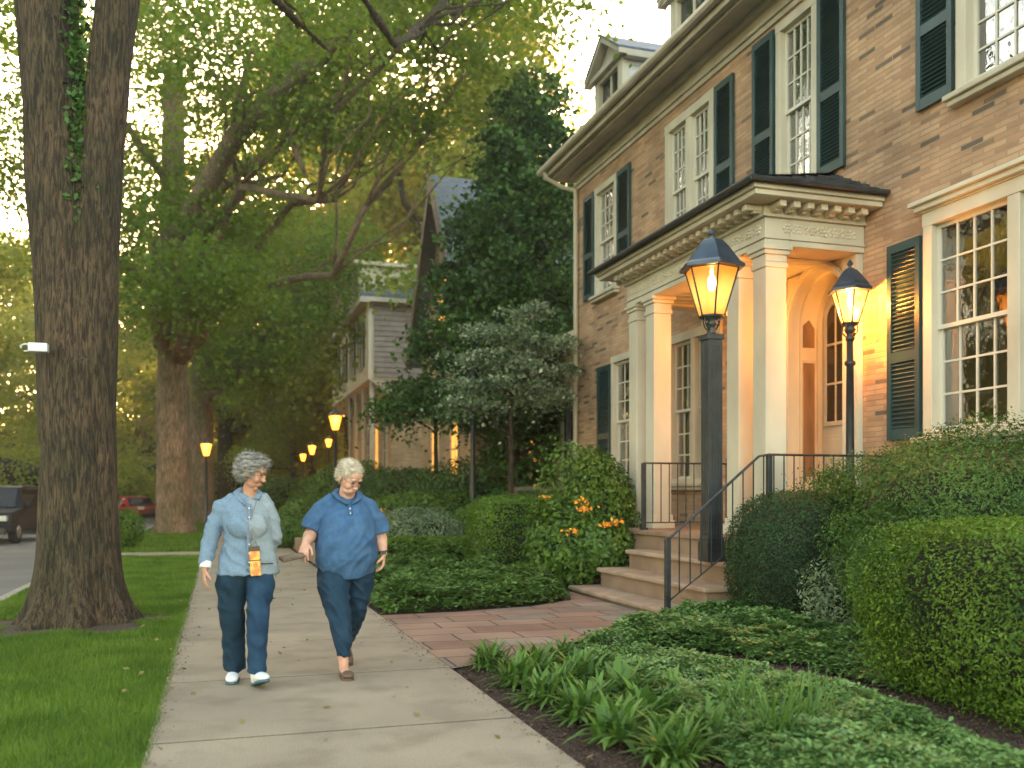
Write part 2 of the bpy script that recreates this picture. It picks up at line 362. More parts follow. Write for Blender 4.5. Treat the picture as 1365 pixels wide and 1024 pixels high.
def lampglass():
    m = bpy.data.materials.new('frosted_lamp_glass'); m.use_nodes = True; nt = m.node_tree; p = nt.nodes['Principled BSDF']
    p.inputs['Base Color'].default_value = (0.35, 0.14, 0.02, 1); p.inputs['Roughness'].default_value = .4
    tc = N(nt, 'ShaderNodeTexCoord'); v = N(nt, 'ShaderNodeVectorMath', operation='LENGTH'); mp = N(nt, 'ShaderNodeMapping')
    nt.links.new(tc.outputs['Object'], mp.inputs[0]); mp.inputs['Scale'].default_value = (1, 1, 1.1)
    nt.links.new(mp.outputs[0], v.inputs[0])
    cr = N(nt, 'ShaderNodeValToRGB'); e = cr.color_ramp.elements
    e[0].position = .09; e[0].color = (1, .62, .16, 1); e[1].position = .34; e[1].color = (.50, .15, .008, 1)
    nt.links.new(v.outputs['Value'], cr.inputs['Fac']); nt.links.new(cr.outputs[0], p.inputs['Emission Color']); p.inputs['Emission Strength'].default_value = .15
    tr = N(nt, 'ShaderNodeBsdfTransparent'); ms = N(nt, 'ShaderNodeMixShader'); ms.inputs[0].default_value = .86
    out = nt.nodes['Material Output']
    nt.links.new(tr.outputs[0], ms.inputs[1]); nt.links.new(p.outputs[0], ms.inputs[2]); nt.links.new(ms.outputs[0], out.inputs['Surface'])
    return m
M_lampglass = lampglass()

L_maple = leaf_mat('maple_leaves', (0.042, 0.105, 0.010), (0.15, 0.26, 0.030), 0.5, (0.30, 0.34, 0.03), tips=(0.16, 0.22, 0.03))
L_far = leaf_mat('distant_leaves', (0.055, 0.115, 0.018), (0.20, 0.30, 0.05), 0.6, (0.50, 0.45, 0.06), patch=0.5)
L_gold = leaf_mat('sunlit_yellow_leaves', (0.10, 0.12, 0.015), (0.28, 0.24, 0.03), 0.55, (0.6, 0.42, 0.05), patch=0.5)
L_dark = leaf_mat('dark_evergreen', (0.014, 0.046, 0.008), (0.07, 0.15, 0.025), 0.2, patch=1.0)
L_box = leaf_mat('boxwood_leaves', (0.008, 0.028, 0.008), (0.035, 0.085, 0.022), 0.2, patch=3)
L_hedge = leaf_mat('hedge_leaves', (0.030, 0.085, 0.006), (0.15, 0.25, 0.02), 0.3, patch=2.5)
L_yew = leaf_mat('yew_leaves', (0.022, 0.065, 0.010), (0.11, 0.20, 0.035), 0.25, patch=2.5)
L_pale = leaf_mat('silvery_leaves', (0.05, 0.10, 0.04), (0.24, 0.30, 0.17), 0.25, patch=2.5)
L_pach = leaf_mat('pachysandra', (0.045, 0.11, 0.022), (0.18, 0.30, 0.085), 0.2, rough=0.38, patch=2.2, tips=(0.24, 0.32, 0.15))
L_gc = leaf_mat('ground_cover_leaves', (0.05, 0.11, 0.02), (0.14, 0.24, 0.05), 0.3, patch=2.5)
L_dog = leaf_mat('dogwood_leaves', (0.03, 0.075, 0.02), (0.30, 0.36, 0.22), 0.25, patch=3.0, tips=(0.55, 0.58, 0.45))
L_hosta = leaf_mat('strap_leaves', (0.045, 0.11, 0.02), (0.14, 0.24, 0.045), 0.3, rough=0.4, patch=3)
L_mid = leaf_mat('garden_leaves', (0.035, 0.085, 0.012), (0.13, 0.22, 0.03), 0.3, patch=2.5)
L_grass = leaf_mat('grass_blades', (0.06, 0.125, 0.010), (0.16, 0.25, 0.028), 0.35, patch=1.5, rough=0.5)

# ------------------------------------------------------------------ foliage makers
def unit(a): return a/np.maximum(np.linalg.norm(a, axis=-1, keepdims=True), 1e-9)
def leafquads(rng, P, Nrm, size, aspect=0.55, jit=0.35):
    n = len(P); t = unit(np.cross(Nrm, rng.normal(size=(n, 3)))); b = np.cross(unit(Nrm), t)
    s = (size*(1+jit*rng.uniform(-1, 1, n)))[:, None]
    V = np.stack([P-t*s*.5, P+b*s*.5*aspect-t*s*.06, P+t*s*.5-unit(Nrm)*s*.12, P-b*s*.5*aspect-t*s*.06], 1)
    return V
def lumps(rng, U, k=14, amp=0.12, w=5.0):
    w = w if k < 30 else 16.0; D = unit(rng.normal(size=(k, 3))); A = rng.uniform(-.6, 1, k)*amp
    return (A*np.exp(w*(U@D.T-1))).sum(1)
def bush(name, c, r, n, size, m, p=2.0, lump=0.12, seed=0, depth=0.12, label=None, cat='bush', group=None, rz=0, up=0.15, core=0.80, lk=16, aspect=.55, full=False):
    rng = np.random.default_rng(seed); r = np.array(r, float)
    def rad(U, q): return (np.abs(U)**q).sum(1)**(-1/q)
    U = unit(rng.normal(size=(n, 3)))
    # even out the scatter over the surface of long or boxy shapes
    X = np.sign(U)*np.abs(U)
    if p > 3:
        B = rng.uniform(-1, 1, (n, 3)); ar = np.array([r[1]*r[2], r[0]*r[2], r[0]*r[1]]); ax = rng.choice(3, n, p=ar/ar.sum())
        B[np.arange(n), ax] = np.sign(rng.uniform(-1, 1, n)); X = B
    U = unit(X); k = rad(U, p)*(1+lumps(rng, U, lk, lump))*(1+np.where(rng.uniform(size=n) < .03, rng.uniform(0, .07, n), 0))
    k = k*(1-depth*rng.uniform(0, 1, n)**1.5+0.03*rng.normal(size=n))
    P = U*k[:, None]*r
    P[:, 2] = np.maximum(P[:, 2], -r[2]*.98)
    Nn = unit(unit(U/r)+0.55*rng.normal(size=(n, 3))+np.array([0, 0, up]))
    V = leafquads(rng, P, Nn, size, aspect)
    o = npmesh(name, V, 4, m)
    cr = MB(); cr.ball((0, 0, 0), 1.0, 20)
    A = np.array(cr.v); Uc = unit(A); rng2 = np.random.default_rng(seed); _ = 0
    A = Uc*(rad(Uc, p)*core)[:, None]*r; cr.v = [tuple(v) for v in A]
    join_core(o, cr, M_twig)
    o.location = (c[0], c[1], c[2]+r[2]); o.rotation_euler = (0, 0, rz)
    tag(o, label, cat, group); return o

def limb(mb, p0, p1, r0, r1, rng, seg=6, wob=.08, n=7, sag=0.0):
    p0, p1 = Vector(p0), Vector(p1); L = (p1-p0).length; pts = []; rr = []
    o = Vector((0, 0, 0))
    for i in range(seg+1):
        t = i/seg
        if 0 < i < seg: o = o*.5+Vector(rng.normal(size=3))*wob*L*.25
        pts.append(p0.lerp(p1, t)+o*math.sin(math.pi*t)+Vector((0, 0, sag*math.sin(math.pi*t)))); rr.append(r0+(r1-r0)*t)
    mb.tube(pts, rr, n); return pts

def trunk_rings(mb, base, H, r0, r1, flare, lean=(0, 0), n=28, roots=7, seed=0, ztop=None, rings=26):
    rng = np.random.default_rng(seed); ph = rng.uniform(0, 6.28, 4); vs = []
    for i in range(rings):
        t = (i/(rings-1))**1.5; z = t*H; r = r0+(r1-r0)*t
        f = flare*math.exp(-z/0.28)
        for j in range(n):
            q = 2*math.pi*j/n
            rr = r*(1+0.035*math.sin(3*q+ph[0]+z*.3)+0.02*math.sin(5*q+ph[1]-z*.5)) + f*(0.55+0.45*math.cos(roots*q+ph[2]))*(0.8+.3*math.sin(2*q+ph[3])) + 0.012*math.sin(11*q+z)
            vs.append((base[0]+lean[0]*z+rr*math.cos(q), base[1]+lean[1]*z+rr*math.sin(q), base[2]-0.05+z))
    fs = [(i*n+j, i*n+(j+1) % n, (i+1)*n+(j+1) % n, (i+1)*n+j) for i in range(rings-1) for j in range(n)]
    fs += [tuple((rings-1)*n+j for j in range(n)), tuple(range(n-1, -1, -1))]; mb.add(vs, fs)

def crown_pts(rng, blobs, cs, lpc, flat=0.5):
    flat = .22 if blobs[0][5] <= .12 else flat
    """blobs: (cx,cy,cz, rx,ry,rz, clumps)"""
    out = []; cents = []
    for (cx, cy, cz, rx, ry, rz, k) in blobs:
        U = unit(rng.normal(size=(k, 3)))*(rng.uniform(0.15, 1, k)**0.45)[:, None]
        C = U*np.array([rx, ry, rz])+np.array([cx, cy, cz]); cents.append(C)
        sz = rng.uniform(.6, 1.4, k)
        O = rng.normal(size=(k, lpc, 3))*np.array([1, 1, flat])*cs*sz[:, None, None]
        O[:, :, 2] -= 0.25*(O[:, :, 0]**2+O[:, :, 1]**2)/max(cs, .01)
        out.append((C[:, None, :]+O).reshape(-1, 3))
    return np.concatenate(out), cents

def tree(name, base, H, r0, blobs, leaf, lpc, cs, m, bark, seed, label, flare=.2, cat='tree', group=None, r1=None, lean=(0, 0), extra=None, split=0.35, aspect=.7, off=None, fused=False):
    rng = np.random.default_rng(seed); root = empty(name, (base[0], base[1], base[2]), label, cat, group)
    mb = MB(); trunk_rings(mb, (0, 0, 0), H, r0, r1 or r0*.55, flare, lean, seed=seed)
    P, cents = crown_pts(rng, blobs, cs, lpc)
    for b, C in zip(blobs, cents):
        c = Vector(b[:3]); z0 = min(H*.96, max(H*split, c.z-Vector((c.x, c.y, 0)).length*.8)); s = Vector((lean[0]*z0, lean[1]*z0, z0))
        if off: s = Vector(off)
        pts = limb(mb, s, c, r0*.30 if not off else .07, r0*.10, rng, 7, .22)
        for q in C[::max(1, len(C)//9)]:
            k = pts[int(rng.integers(3, len(pts)))]
            limb(mb, k, tuple(q), r0*.09, r0*.02, rng, 5, .3, 5)
    if extra: extra(mb, rng)
    tr = fuse(mb, 'trunk', bark, root, .028, 3, lambda co: .012*np.sin(co[:, 0]*9)*np.sin(co[:, 2]*1.7)+.008*np.sin(co[:, 1]*23+co[:, 2]*3)) if fused else mb.build('trunk', bark, root, smooth=True, fix=False)
    Nn = unit(rng.normal(size=P.shape)*.75+np.array([0, 0, .8]))
    npmesh('crown', leafquads(rng, P, Nn, leaf, aspect), 4, m, root)
    return root

def inpoly(P, poly):
    x, y = P[:, 0], P[:, 1]; ins = np.zeros(len(P), bool); n = len(poly)
    for i in range(n):
        x0, y0 = poly[i]; x1, y1 = poly[(i+1) % n]
        c = ((y0 > y) != (y1 > y)) & (x < (x1-x0)*(y-y0)/((y1-y0) or 1e-9)+x0); ins ^= c
    return ins
def vnoise(P, f, seed):
    rng = np.random.default_rng(seed); s = np.zeros(len(P))
    for i in range(6):
        d = rng.normal(size=2)*f; s += np.sin(P[:, 0]*d[0]+P[:, 1]*d[1]+rng.uniform(0, 6.28))
    return s/4
def edge_dist(P, poly):
    d = np.full(len(P), 9.)
    for i in range(len(poly)):
        a = np.array(poly[i]); b = np.array(poly[(i+1) % len(poly)]); ab = b-a
        t = np.clip(((P-a)@ab)/(ab@ab), 0, 1); d = np.minimum(d, np.linalg.norm(P-(a+t[:, None]*ab), axis=1))
    return d
def cover(name, poly, dens, size, h, m, seed, label, whorl=5, rough=0.04, z0=0.0, hn=0.35):
    """low leafy ground cover: whorls of leaves on short stems over a polygon"""
    rng = np.random.default_rng(seed); A = np.array(poly); lo, hi = A.min(0), A.max(0)
    n = int(dens*np.prod(hi-lo)); P = rng.uniform(lo, hi, (n, 2)); P = P[inpoly(P, poly)]
    e = np.clip(edge_dist(P, poly)/0.22, 0.15, 1)**.6
    Z = z0+h*e*(1+hn*vnoise(P, 5, seed)+.25*vnoise(P, 14, seed+1))+rough*rng.normal(size=len(P))
    Z = np.maximum(Z, z0+.02)
    C = np.column_stack([P, Z]); k = whorl; ang = rng.uniform(0, 6.28, len(C))[:, None]+np.arange(k)*2*math.pi/k+rng.normal(size=(len(C), k))*.2
    dirs = np.stack([np.cos(ang), np.sin(ang), np.full_like(ang, .12)+rng.normal(size=ang.shape)*.25], -1)
    s = size*rng.uniform(.6, 1.25, (len(C), 1, 1)); tilt = unit(rng.normal(size=(len(C), 3))*.3+[0, 0, 1])[:, None, :]
    side = unit(np.cross(dirs, tilt)); c0 = C[:, None, :]
    V = np.stack([c0+dirs*s*.08, c0+dirs*s*.65+side*s*.23, c0+dirs*s-tilt*s*.1, c0+dirs*s*.65-side*s*.23], 2).reshape(-1, 4, 3)
    o = npmesh(name, V, 4, m); tag(o, label, 'ground cover', kind='stuff'); return o
def blades(name, poly, n, h, w, m, seed, label, z0=0.0, xy=None):
    rng = np.random.default_rng(seed); A = np.array(poly); lo, hi = A.min(0), A.max(0)
    P = rng.uniform(lo, hi, (n, 2)); P = P[inpoly(P, poly)]
    P = P[rng.uniform(size=len(P)) < np.clip(6.5/np.maximum(P[:, 1], 1), .1, 1)**1.1]
    for c, r in (xy or []): P = P[np.linalg.norm(P-np.array(c), axis=1) > r*(1+.25*np.sin(np.arctan2(P[:, 1]-c[1], P[:, 0]-c[0])*5))] if len(P) else P
    k = len(P); hh = h*rng.uniform(.55, 1.3, k)*(1+.3*vnoise(P, 3, seed)); ww = w*np.clip(P[:, 1]/7, .8, 4)
    a = rng.uniform(0, 6.28, k); s = np.column_stack([np.cos(a), np.sin(a), np.zeros(k)])*(ww/2)[:, None]
    l = rng.normal(size=(k, 2))*.45*hh[:, None]; B = np.column_stack([P, np.full(k, z0)]); T = B+np.column_stack([l, hh])
    o = npmesh(name, np.stack([B-s, B+s, T], 1), 3, m); tag(o, label, 'grass', kind='stuff'); return o

# ------------------------------------------------------------------ the setting
SW0, SW1 = -0.36, 1.71          # sidewalk edges
KX = -2.62                      # kerb line
def sheet(name, poly, z, m):
    mb = MB(); mb.add([(x, y, z) for x, y in poly], [tuple(range(len(poly)))]); o = mb.build(name, m); return struct(o)
sheet('ground', [(-900, -300), (900, -300), (900, 1500), (-900, 1500)], -0.16, M_ground)
sheet('road', [(-10.6, -10), (KX-.12, -10), (KX-.12, 220), (-10.6, 220)], -0.13, M_asph)
mb = MB()
y = -6.0
while y < 90: mb.box(KX-.14, KX+.02, y, y+2.98, -.18, .012); y += 3
struct(mb.build('kerb', M_kerb, bevel=.015))
mb = MB()
y = -6.0
while y < 90: mb.box(-10.8, -10.6, y, y+2.98, -.18, .0); y += 3
struct(mb.build('far_kerb', M_kerb, bevel=.015))
mb = MB(); mb.box(-60, -10.8, -10, 200, -.2, -.01); struct(mb.build('far_verge', M_lawn))
mb = MB(); mb.box(KX+.02, SW0-.01, -6, 22.0, -.2, -.006).box(KX+.02, SW0-.01, 23.5, 200, -.2, -.006); struct(mb.build('verge_lawn', M_lawn))
mb = MB(); mb.box(KX+.02, SW0-.01, 22.0, 23.5, -.2, .008); struct(mb.build('crossing_path', M_conc))
mb = MB(); y = 5.36-1.7*5; rr = random.Random(4)
while y < 150:
    mb.box(SW0, SW1, y+.011, y+1.689, -.1, .018+rr.uniform(0, .0012)); y += 1.7
struct(mb.build('sidewalk', M_conc, bevel=.0015))
sheet('sidewalk_joint_bed', [(SW0, -6), (SW1, -6), (SW1, 150), (SW0, 150)], 0.0162, M_dark)
mb = MB(); mb.box(SW1+.012, 60, -6, 200, -.2, -.006); struct(mb.build('garden_soil', M_mulch))
PATH = [(SW1+.013, 7.05), (2.3, 7.3), (3.0, 7.75), (3.8, 8.35), (4.66, 9.0), (4.66, 12.2), (4.3, 11.2), (3.6, 10.7), (2.6, 10.45), (SW1+.013, 10.40)]
sheet('brick_path', PATH, 0.012, M_paver)
# bare soil ring round the big tree
sheet('soil_ring', [(-1.42+(1.0+.22*math.sin(3*a)+.1*math.sin(7*a))*math.cos(a), 10.75+(.80+.15*math.sin(4*a))*math.sin(a)) for a in [i*2*math.pi/40 for i in range(40)]], -.001, M_soil)

blades('verge_grass', [(KX+.03, 3.5), (SW0+.03, 3.5), (SW0+.03, 22), (KX+.03, 22)], 330000, .050, .006, L_grass, 3,
       'short green lawn grass on the verge between road and sidewalk', xy=[((-1.42, 10.75), .85)])
blades('far_verge_grass', [(KX+.05, 23.5), (SW0, 23.5), (SW0, 50), (KX+.05, 50)], 120000, .07, .012, L_grass, 5,
       'bright lawn grass on the verge beyond the crossing path')

# ------------------------------------------------------------------ the near brick house
XF = 7.45
house = empty('brick_house', (0, 0, 0), 'large tan brick house with green shutters, columned porch and dormers, nearest on the right', 'house')
HY0, HY1, HZ = 3.0, 19.0, 8.05
def wy(px, x=XF):
    a = math.atan((px-682.5)/1250)+R(YAW); return x/math.tan(a)
# windows: (y0, y1, z0, z1, sashes, cols, rows, curtain)
WIN = [
 (6.05, 8.50, 1.98, 4.42, 2, 4, 3, 0.0),      # ground floor, near
 (6.00, 8.02, 5.56, 7.62, 2, 3, 3, 0.0),      # upper, near
 (10.44, 11.36, 5.42, 7.86, 1, 4, 3, 0.3),    # upper above the porch
 (13.10, 14.75, 5.42, 7.72, 2, 4, 3, 0.3),
 (16.85, 17.95, 5.42, 7.62, 1, 4, 3, 0.3),
 (12.88, 14.65, 1.55, 4.05, 2, 3, 3, 0.8),    # ground floor behind the columns
 (15.60, 17.10, 1.55, 4.05, 1, 4, 3, 0.6),
]
DOOR = (9.68, 11.12, 0.86, 4.29)
def wall_mesh(mb, rects, y0, y1, z0, z1, x, depth):
    ys = sorted({y0, y1, *[r[0] for r in rects], *[r[1] for r in rects]}); zs = sorted({z0, z1, *[r[2] for r in rects], *[r[3] for r in rects]})
    for a, b in zip(ys, ys[1:]):
        for c, d in zip(zs, zs[1:]):
            m = ((a+b)/2, (c+d)/2)
            if any(r[0] < m[0] < r[1] and r[2] < m[1] < r[3] for r in rects): continue
            mb.add([(x, a, c), (x, b, c), (x, b, d), (x, a, d)], [(0, 3, 2, 1)])
    for r in rects:
        a, b, c, d = r[:4]; X = x+depth
        mb.add([(x, a, c), (X, a, c), (X, a, d), (x, a, d), (x, b, c), (X, b, c), (X, b, d), (x, b, d)], [(0, 1, 2, 3), (4, 7, 6, 5), (0, 4, 5, 1), (3, 2, 6, 7)])
mb = MB(); wall_mesh(mb, [w[:4] for w in WIN]+[DOOR], HY0, HY1, -.1, HZ+.25, XF, .22)
mb.add([(XF, HY1, -.1), (16, HY1, -.1), (16, HY1, HZ+.25), (XF, HY1, HZ+.25)], [(0, 1, 2, 3)])
mb.add([(XF, HY0, -.1), (16, HY0, -.1), (16, HY0, HZ+.25), (XF, HY0, HZ+.25)], [(0, 3, 2, 1)])
mb.add([(16, HY0, -.1), (16, HY1, -.1), (16, HY1, HZ+.25), (16, HY0, HZ+.25)], [(0, 1, 2, 3)])
mb.build('wall', M_brick, house, fix=False)
def window(w, parent=house, glow=False):
    y0, y1, z0, z1, ns, nc, nr, cur = w
    fw = .13 if ns == 2 else .11
    fr = MB()       # casing proud of the brick
    X0, X1 = XF-.045, XF+.12
    fr.box(X0, X1, y0-.004, y0+fw, z0, z1).box(X0, X1, y1-fw, y1+.004, z0, z1).box(X0-.006, X1, y0-.01, y1+.01, z1-fw, z1+.02)
    fr.box(X0-.004, X1, y0+fw, y1-fw, z0, z0+.07)
    wd = (y1-y0-2*fw)
    if ns == 2: fr.box(X0+.003, X1, (y0+y1)/2-.075, (y0+y1)/2+.075, z0+.07, z1-fw)
    f = fr.build('window', M_white, parent, bevel=.006)
    sl = MB(); sl.box(XF-.15, XF+.02, y0-.09, y1+.09, z0-.06, z0+.0).box(XF-.11, XF+.02, y0-.06, y1+.06, z0-.12, z0-.06)
    sl.build('sill', M_trim, f, bevel=.012)
    if ns == 2 and z1 < 5 and y0 < 8:
        h = MB(); h.box(XF-.17, XF+.0, y0-.1, y1+.10, z1+.10, z1+.15).box(XF-.12, XF+.0, y0-.06, y1+.06, z1+.04, z1+.10).box(XF-.07, XF, y0-.03, y1+.03, z1+.021, z1+.04)
        h.build('hood_moulding', M_white, f, bevel=.008)
    bays = [(y0+fw, y1-fw)] if ns == 1 else [(y0+fw, (y0+y1)/2-.075), ((y0+y1)/2+.075, y1-fw)]
    zb, zt = z0+.07, z1-fw; zm = (zb+zt)/2
    for a, b in bays:
        for (c, d, xo) in ((zm-.02, zt, .0), (zb, zm+.02, .035)):
            s = MB(); xa, xb = XF+.035+xo, XF+.068+xo; q = .045
            s.box(xa, xb, a, a+q, c, d).box(xa, xb, b-q, b, c, d).box(xa, xb, a+q, b-q, c, c+q).box(xa, xb, a+q, b-q, d-q, d)
            for i in range(1, nc): yy = a+q+(b-a-2*q)*i/nc; s.box(xa+.008, xb-.004, yy-.011, yy+.011, c+q, d-q)
            for i in range(1, nr): zz = c+q+(d-c-2*q)*i/nr; s.box(xa+.0065, xb-.0055, a+q, b-q, zz-.011, zz+.011)
            s.build('sash', M_sash, f)
            g = MB(); xg = xb-.010
            g.add([(xg, a+q, c+q), (xg, b-q, c+q), (xg, b-q, d-q), (xg, a+q, d-q)], [(0, 3, 2, 1)])
            g.build('pane', M_glass, f, fix=False)
        if cur:
            cu = MB(); n = 40
            for side in (0, 1):
                wv = (b-a)*(.5 if cur > .7 else .34); s0 = a if side == 0 else b-wv
                vs = []; 
                for i in range(n+1):
                    yy = s0+wv*i/n; xx = XF+.27+.03*math.sin(i*1.3)
                    vs += [(xx, yy, zb), (xx, yy, zt)]
                cu.add(vs, [(2*i, 2*i+1, 2*i+3, 2*i+2) for i in range(n)])
            cu.build('curtain', M_curtain, f, smooth=True, fix=False)
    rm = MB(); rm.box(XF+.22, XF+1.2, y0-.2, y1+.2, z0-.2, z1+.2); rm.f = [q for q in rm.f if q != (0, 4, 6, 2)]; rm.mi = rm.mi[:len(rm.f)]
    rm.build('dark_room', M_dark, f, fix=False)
    return f
for w in WIN: window(w)

def shutter(y0, y1, z0, z1, parent=house):
    s = MB(); t = .07; X0, X1 = XF-.06, XF-.014
    s.box(X0, X1, y0, y0+t, z0, z1).box(X0, X1, y1-t, y1, z0, z1)
    zm = z0+(z1-z0)*.42
    for c, d in ((z0, z0+.12), (zm-.06, zm+.06), (z1-.10, z1)): s.box(X0+.002, X1-.002, y0+t, y1-t, c, d)
    for c, d in ((z0+.12, zm-.06), (zm+.06, z1-.10)):
        k = int((d-c)/.048)
        for i in range(k):
            zc = c+(i+.5)*(d-c)/k
            s.box(-.019, .019, y0+t-.002, y1-t+.002, -.005, .005, Matrix.Translation((XF-.036, 0, zc)) @ Matrix.Rotation(R(-40), 4, 'Y'))
    s.box(X1-.006, X1-.003, y0+t, y1-t, z0+.12, z1-.1)
    o = s.build('shutter', M_green, parent)
    for zz in (z0+.25, z1-.25):
        for yy in (y0+.02, y1-.06): h = MB(); h.box(X1, XF-.002, yy, yy+.04, zz-.03, zz+.03); h.build('hinge', M_iron, o)
for s in [(8.545, 9.07, 1.98, 4.22), (8.07, 8.60, 5.60, 7.66), (9.87, 10.40, 5.44, 7.86), (11.42, 11.95, 5.44, 7.86),
          (12.50, 13.04, 5.44, 7.72), (16.22, 16.80, 5.44, 7.62), (18.0, 18.55, 5.44, 7.62), (17.16, 17.80, 1.50, 3.95)]: shutter(*s)

# cornice, gutter, roof
mb = MB(); mb.box(XF-.035, XF+.03, HY0, HY1+.035, HZ-.10, HZ+.24).box(XF-.075, XF+.03, HY0, HY1+.075, HZ-.02, HZ+.03).box(XF-.13, XF+.03, HY0, HY1+.13, HZ+.18, HZ+.26)
mb.build('frieze_board', M_trim, house, bevel=.01)
mb = MB(); mb.box(XF-.56, XF+.3, HY0-.4, HY1+.5, HZ+.26, HZ+.30).box(XF-.48, XF-.38, HY0-.3, HY1+.40, HZ+.20, HZ+.262).box(XF-.60, XF-.56, HY0-.4, HY1+.54, HZ+.24, HZ+.38)
mb.box(XF-.56, XF+8, HY1+.5, HY1+.54, HZ+.24, HZ+.38)
mb.box(XF+.3, XF+8, HY1, HY1+.5, HZ+.26, HZ+.30)
mb.build('soffit', M_trim, house, bevel=.008)
mb = MB()
prof = [(-.74, .38), (-.73, .44), (-.70, .48), (-.60, .49), (-.60, .36), (-.66, .33), (-.71, .34)]
mb.prism([(XF+a, HZ+b) for a, b in prof], 'y', HY0-.4, HY1+.6); mb.build('gutter', M_trim, house)
mb = MB(); e = XF-.62; rx = 12.2
mb.add([(e, HY0-.4, HZ+.40), (e, HY1+.55, HZ+.40), (rx, HY1-3.8, HZ+4.4), (rx, HY0-.4, HZ+4.4), (17, HY1+.55, HZ+.40), (17, HY0-.4, HZ+.40)], [(0, 3, 2, 1), (1, 2, 4), (3, 5, 4, 2)])
mb.build('roof', M_slate, house, fix=False)
mb = MB(); pts = [(XF-.66, HY1+.30, HZ+.34), (XF-.60, HY1+.28, HZ+.20), (XF-.3, HY1+.20, HZ+.02), (XF-.07, HY1-.05, HZ-.12), (XF-.07, HY1-.05, HZ-.4), (XF-.07, HY1-.05, 0.1)]
mb.tube(pts, .05, 10); mb.build('downspout', M_trim, house, smooth=True)

def dormer(y0, y1, zt):
    x0 = 7.75; z0 = 8.7
    d = MB()
    nb = 7
    for i in range(nb):      # clapboards on the near side
        za = z0+(zt-z0)*i/nb; zb = z0+(zt-z0)*(i+1)/nb
        d.add([(x0+.1, y0-.022, za), (11.5, y0-.022, za), (11.5, y0, zb), (x0+.1, y0, zb)], [(0, 1, 2, 3)])
        d.add([(x0+.1, y0-.022, za), (11.5, y0-.022, za), (11.5, y0+.0, za-.001), (x0+.1, y0+.0, za-.001)], [(0, 3, 2, 1)])
    d.box(x0+.1, 11.5, y1-.02, y1, z0, zt)
    o = d.build('dormer', M_whiteboard, house, fix=False)
    f = MB(); f.box(x0, x0+.16, y0-.03, y0+.2, z0, zt).box(x0, x0+.16, y1-.2, y1+.03, z0, zt).box(x0+.002, x0+.14, y0+.2, y1-.2, zt-.16, zt).box(x0+.01, x0+.14, y0+.2, y1-.2, z0, z0+.25)
    f.box(x0+.06, x0+.1, (y0+y1)/2-.02, (y0+y1)/2+.02, z0+.25, zt-.16).box(x0+.058, x0+.102, y0+.2, y1-.2, (z0+zt)/2-.02, (z0+zt)/2+.03)
    f.build('dormer_frame', M_white, o, bevel=.006)
    g = MB(); g.add([(x0+.1, y0+.2, z0+.25), (x0+.1, y1-.2, z0+.25), (x0+.1, y1-.2, zt-.16), (x0+.1, y0+.2, zt-.16)], [(0, 3, 2, 1)])
    g.build('pane', mat('dormer_pane', (.03, .035, .03), .06), o, fix=False)
    ym = (y0+y1)/2; r = MB(); ov = .22; za = zt; zp = zt+.62
    # pediment and little gable roof
    r.m = 0; r.prism([(y0-.03, za), (y1+.03, za), (ym, zp-.12)], 'x', x0+.02, x0+.14)
    r.prism([(y0-ov, za-.10), (y0-ov, za+.0), (ym, zp), (ym, zp-.10)], 'x', x0-.16, x0+.02)
    r.prism([(y1+ov, za-.10), (y1+ov, za+.0), (ym, zp), (ym, zp-.10)], 'x', x0-.16, x0+.02)
    r.box(x0-.10, x0+.02, y0-ov+.06, y1+ov-.06, za-.07, za+.03)
    r.build('pediment', M_trim, o)
    r = MB(); r.prism([(y0-ov, za+.005), (y0-ov, za+.05), (ym, zp+.05), (ym, zp+.003)], 'x', x0-.18, 12)
    r.prism([(y1+ov, za+.005), (y1+ov, za+.05), (ym, zp+.05), (ym, zp+.003)], 'x', x0-.18, 12)
    r.build('dormer_roof', M_slate, o)
    r = MB(); r.box(x0+.02, 11.5, y0-ov, y0-.023, za-.13, za+.0); r.build('dormer_eave', M_trim, o)
dormer(17.35, 18.75, 10.25); dormer(13.75, 15.2, 10.25); dormer(9.6, 11.0, 10.25)

# porch: columns, entablature, roof
PZ, CT = 0.86, 4.27
CX, CW = 6.10, .28
porch = MB()
porch.box(5.72, XF-.002, 9.20, 13.55, -.1, PZ-.07); porch.box(5.68, XF-.003, 9.14, 13.6, PZ-.068, PZ)
pf = porch.build('porch', M_stone, house, bevel=.012)
for yy in (9.56, 10.16, 12.5, 13.1):
    c = MB(); x0, x1, y0, y1 = CX, CX+CW, yy, yy+CW
    c.box(x0, x1, y0, y1, PZ+.2, CT-.25)
    c.box(x0-.04, x1+.04, y0-.04, y1+.04, PZ, PZ+.12).box(x0-.02, x1+.02, y0-.02, y1+.02, PZ+.12, PZ+.2)
    c.box(x0-.015, x1+.015, y0-.015, y1+.015, CT-.25, CT-.19).box(x0-.004, x1+.004, y0-.004, y1+.004, CT-.19, CT-.10).box(x0-.03, x1+.03, y0-.03, y1+.03, CT-.10, CT-.05).box(x0-.055, x1+.055, y0-.055, y1+.055, CT-.05, CT)
    c.build('column', M_white, pf, bevel=.008)
for yy in (9.56, 13.1):
    c = MB(); c.box(XF-.09, XF-.002, yy, yy+CW, PZ, CT); c.build('pilaster', M_white, pf, bevel=.006)
Y0, Y1, EX = 9.53, 13.41, 6.07
def ring(mb, o, z0, z1, w=.34):
    """band of the entablature round the porch, o = how far proud"""
    mb.box(EX-o, EX+w, Y0-o, Y1+o, z0, z1).box(EX+w, XF-.004, Y0-o, Y0+w, z0, z1).box(EX+w, XF-.004, Y1-w, Y1+o, z0, z1)
en = MB(); ring(en, .0, CT, CT+.07); ring(en, .02, CT+.07, CT+.09); ring(en, -.005, CT+.09, CT+.32); ring(en, .04, CT+.32, CT+.36)
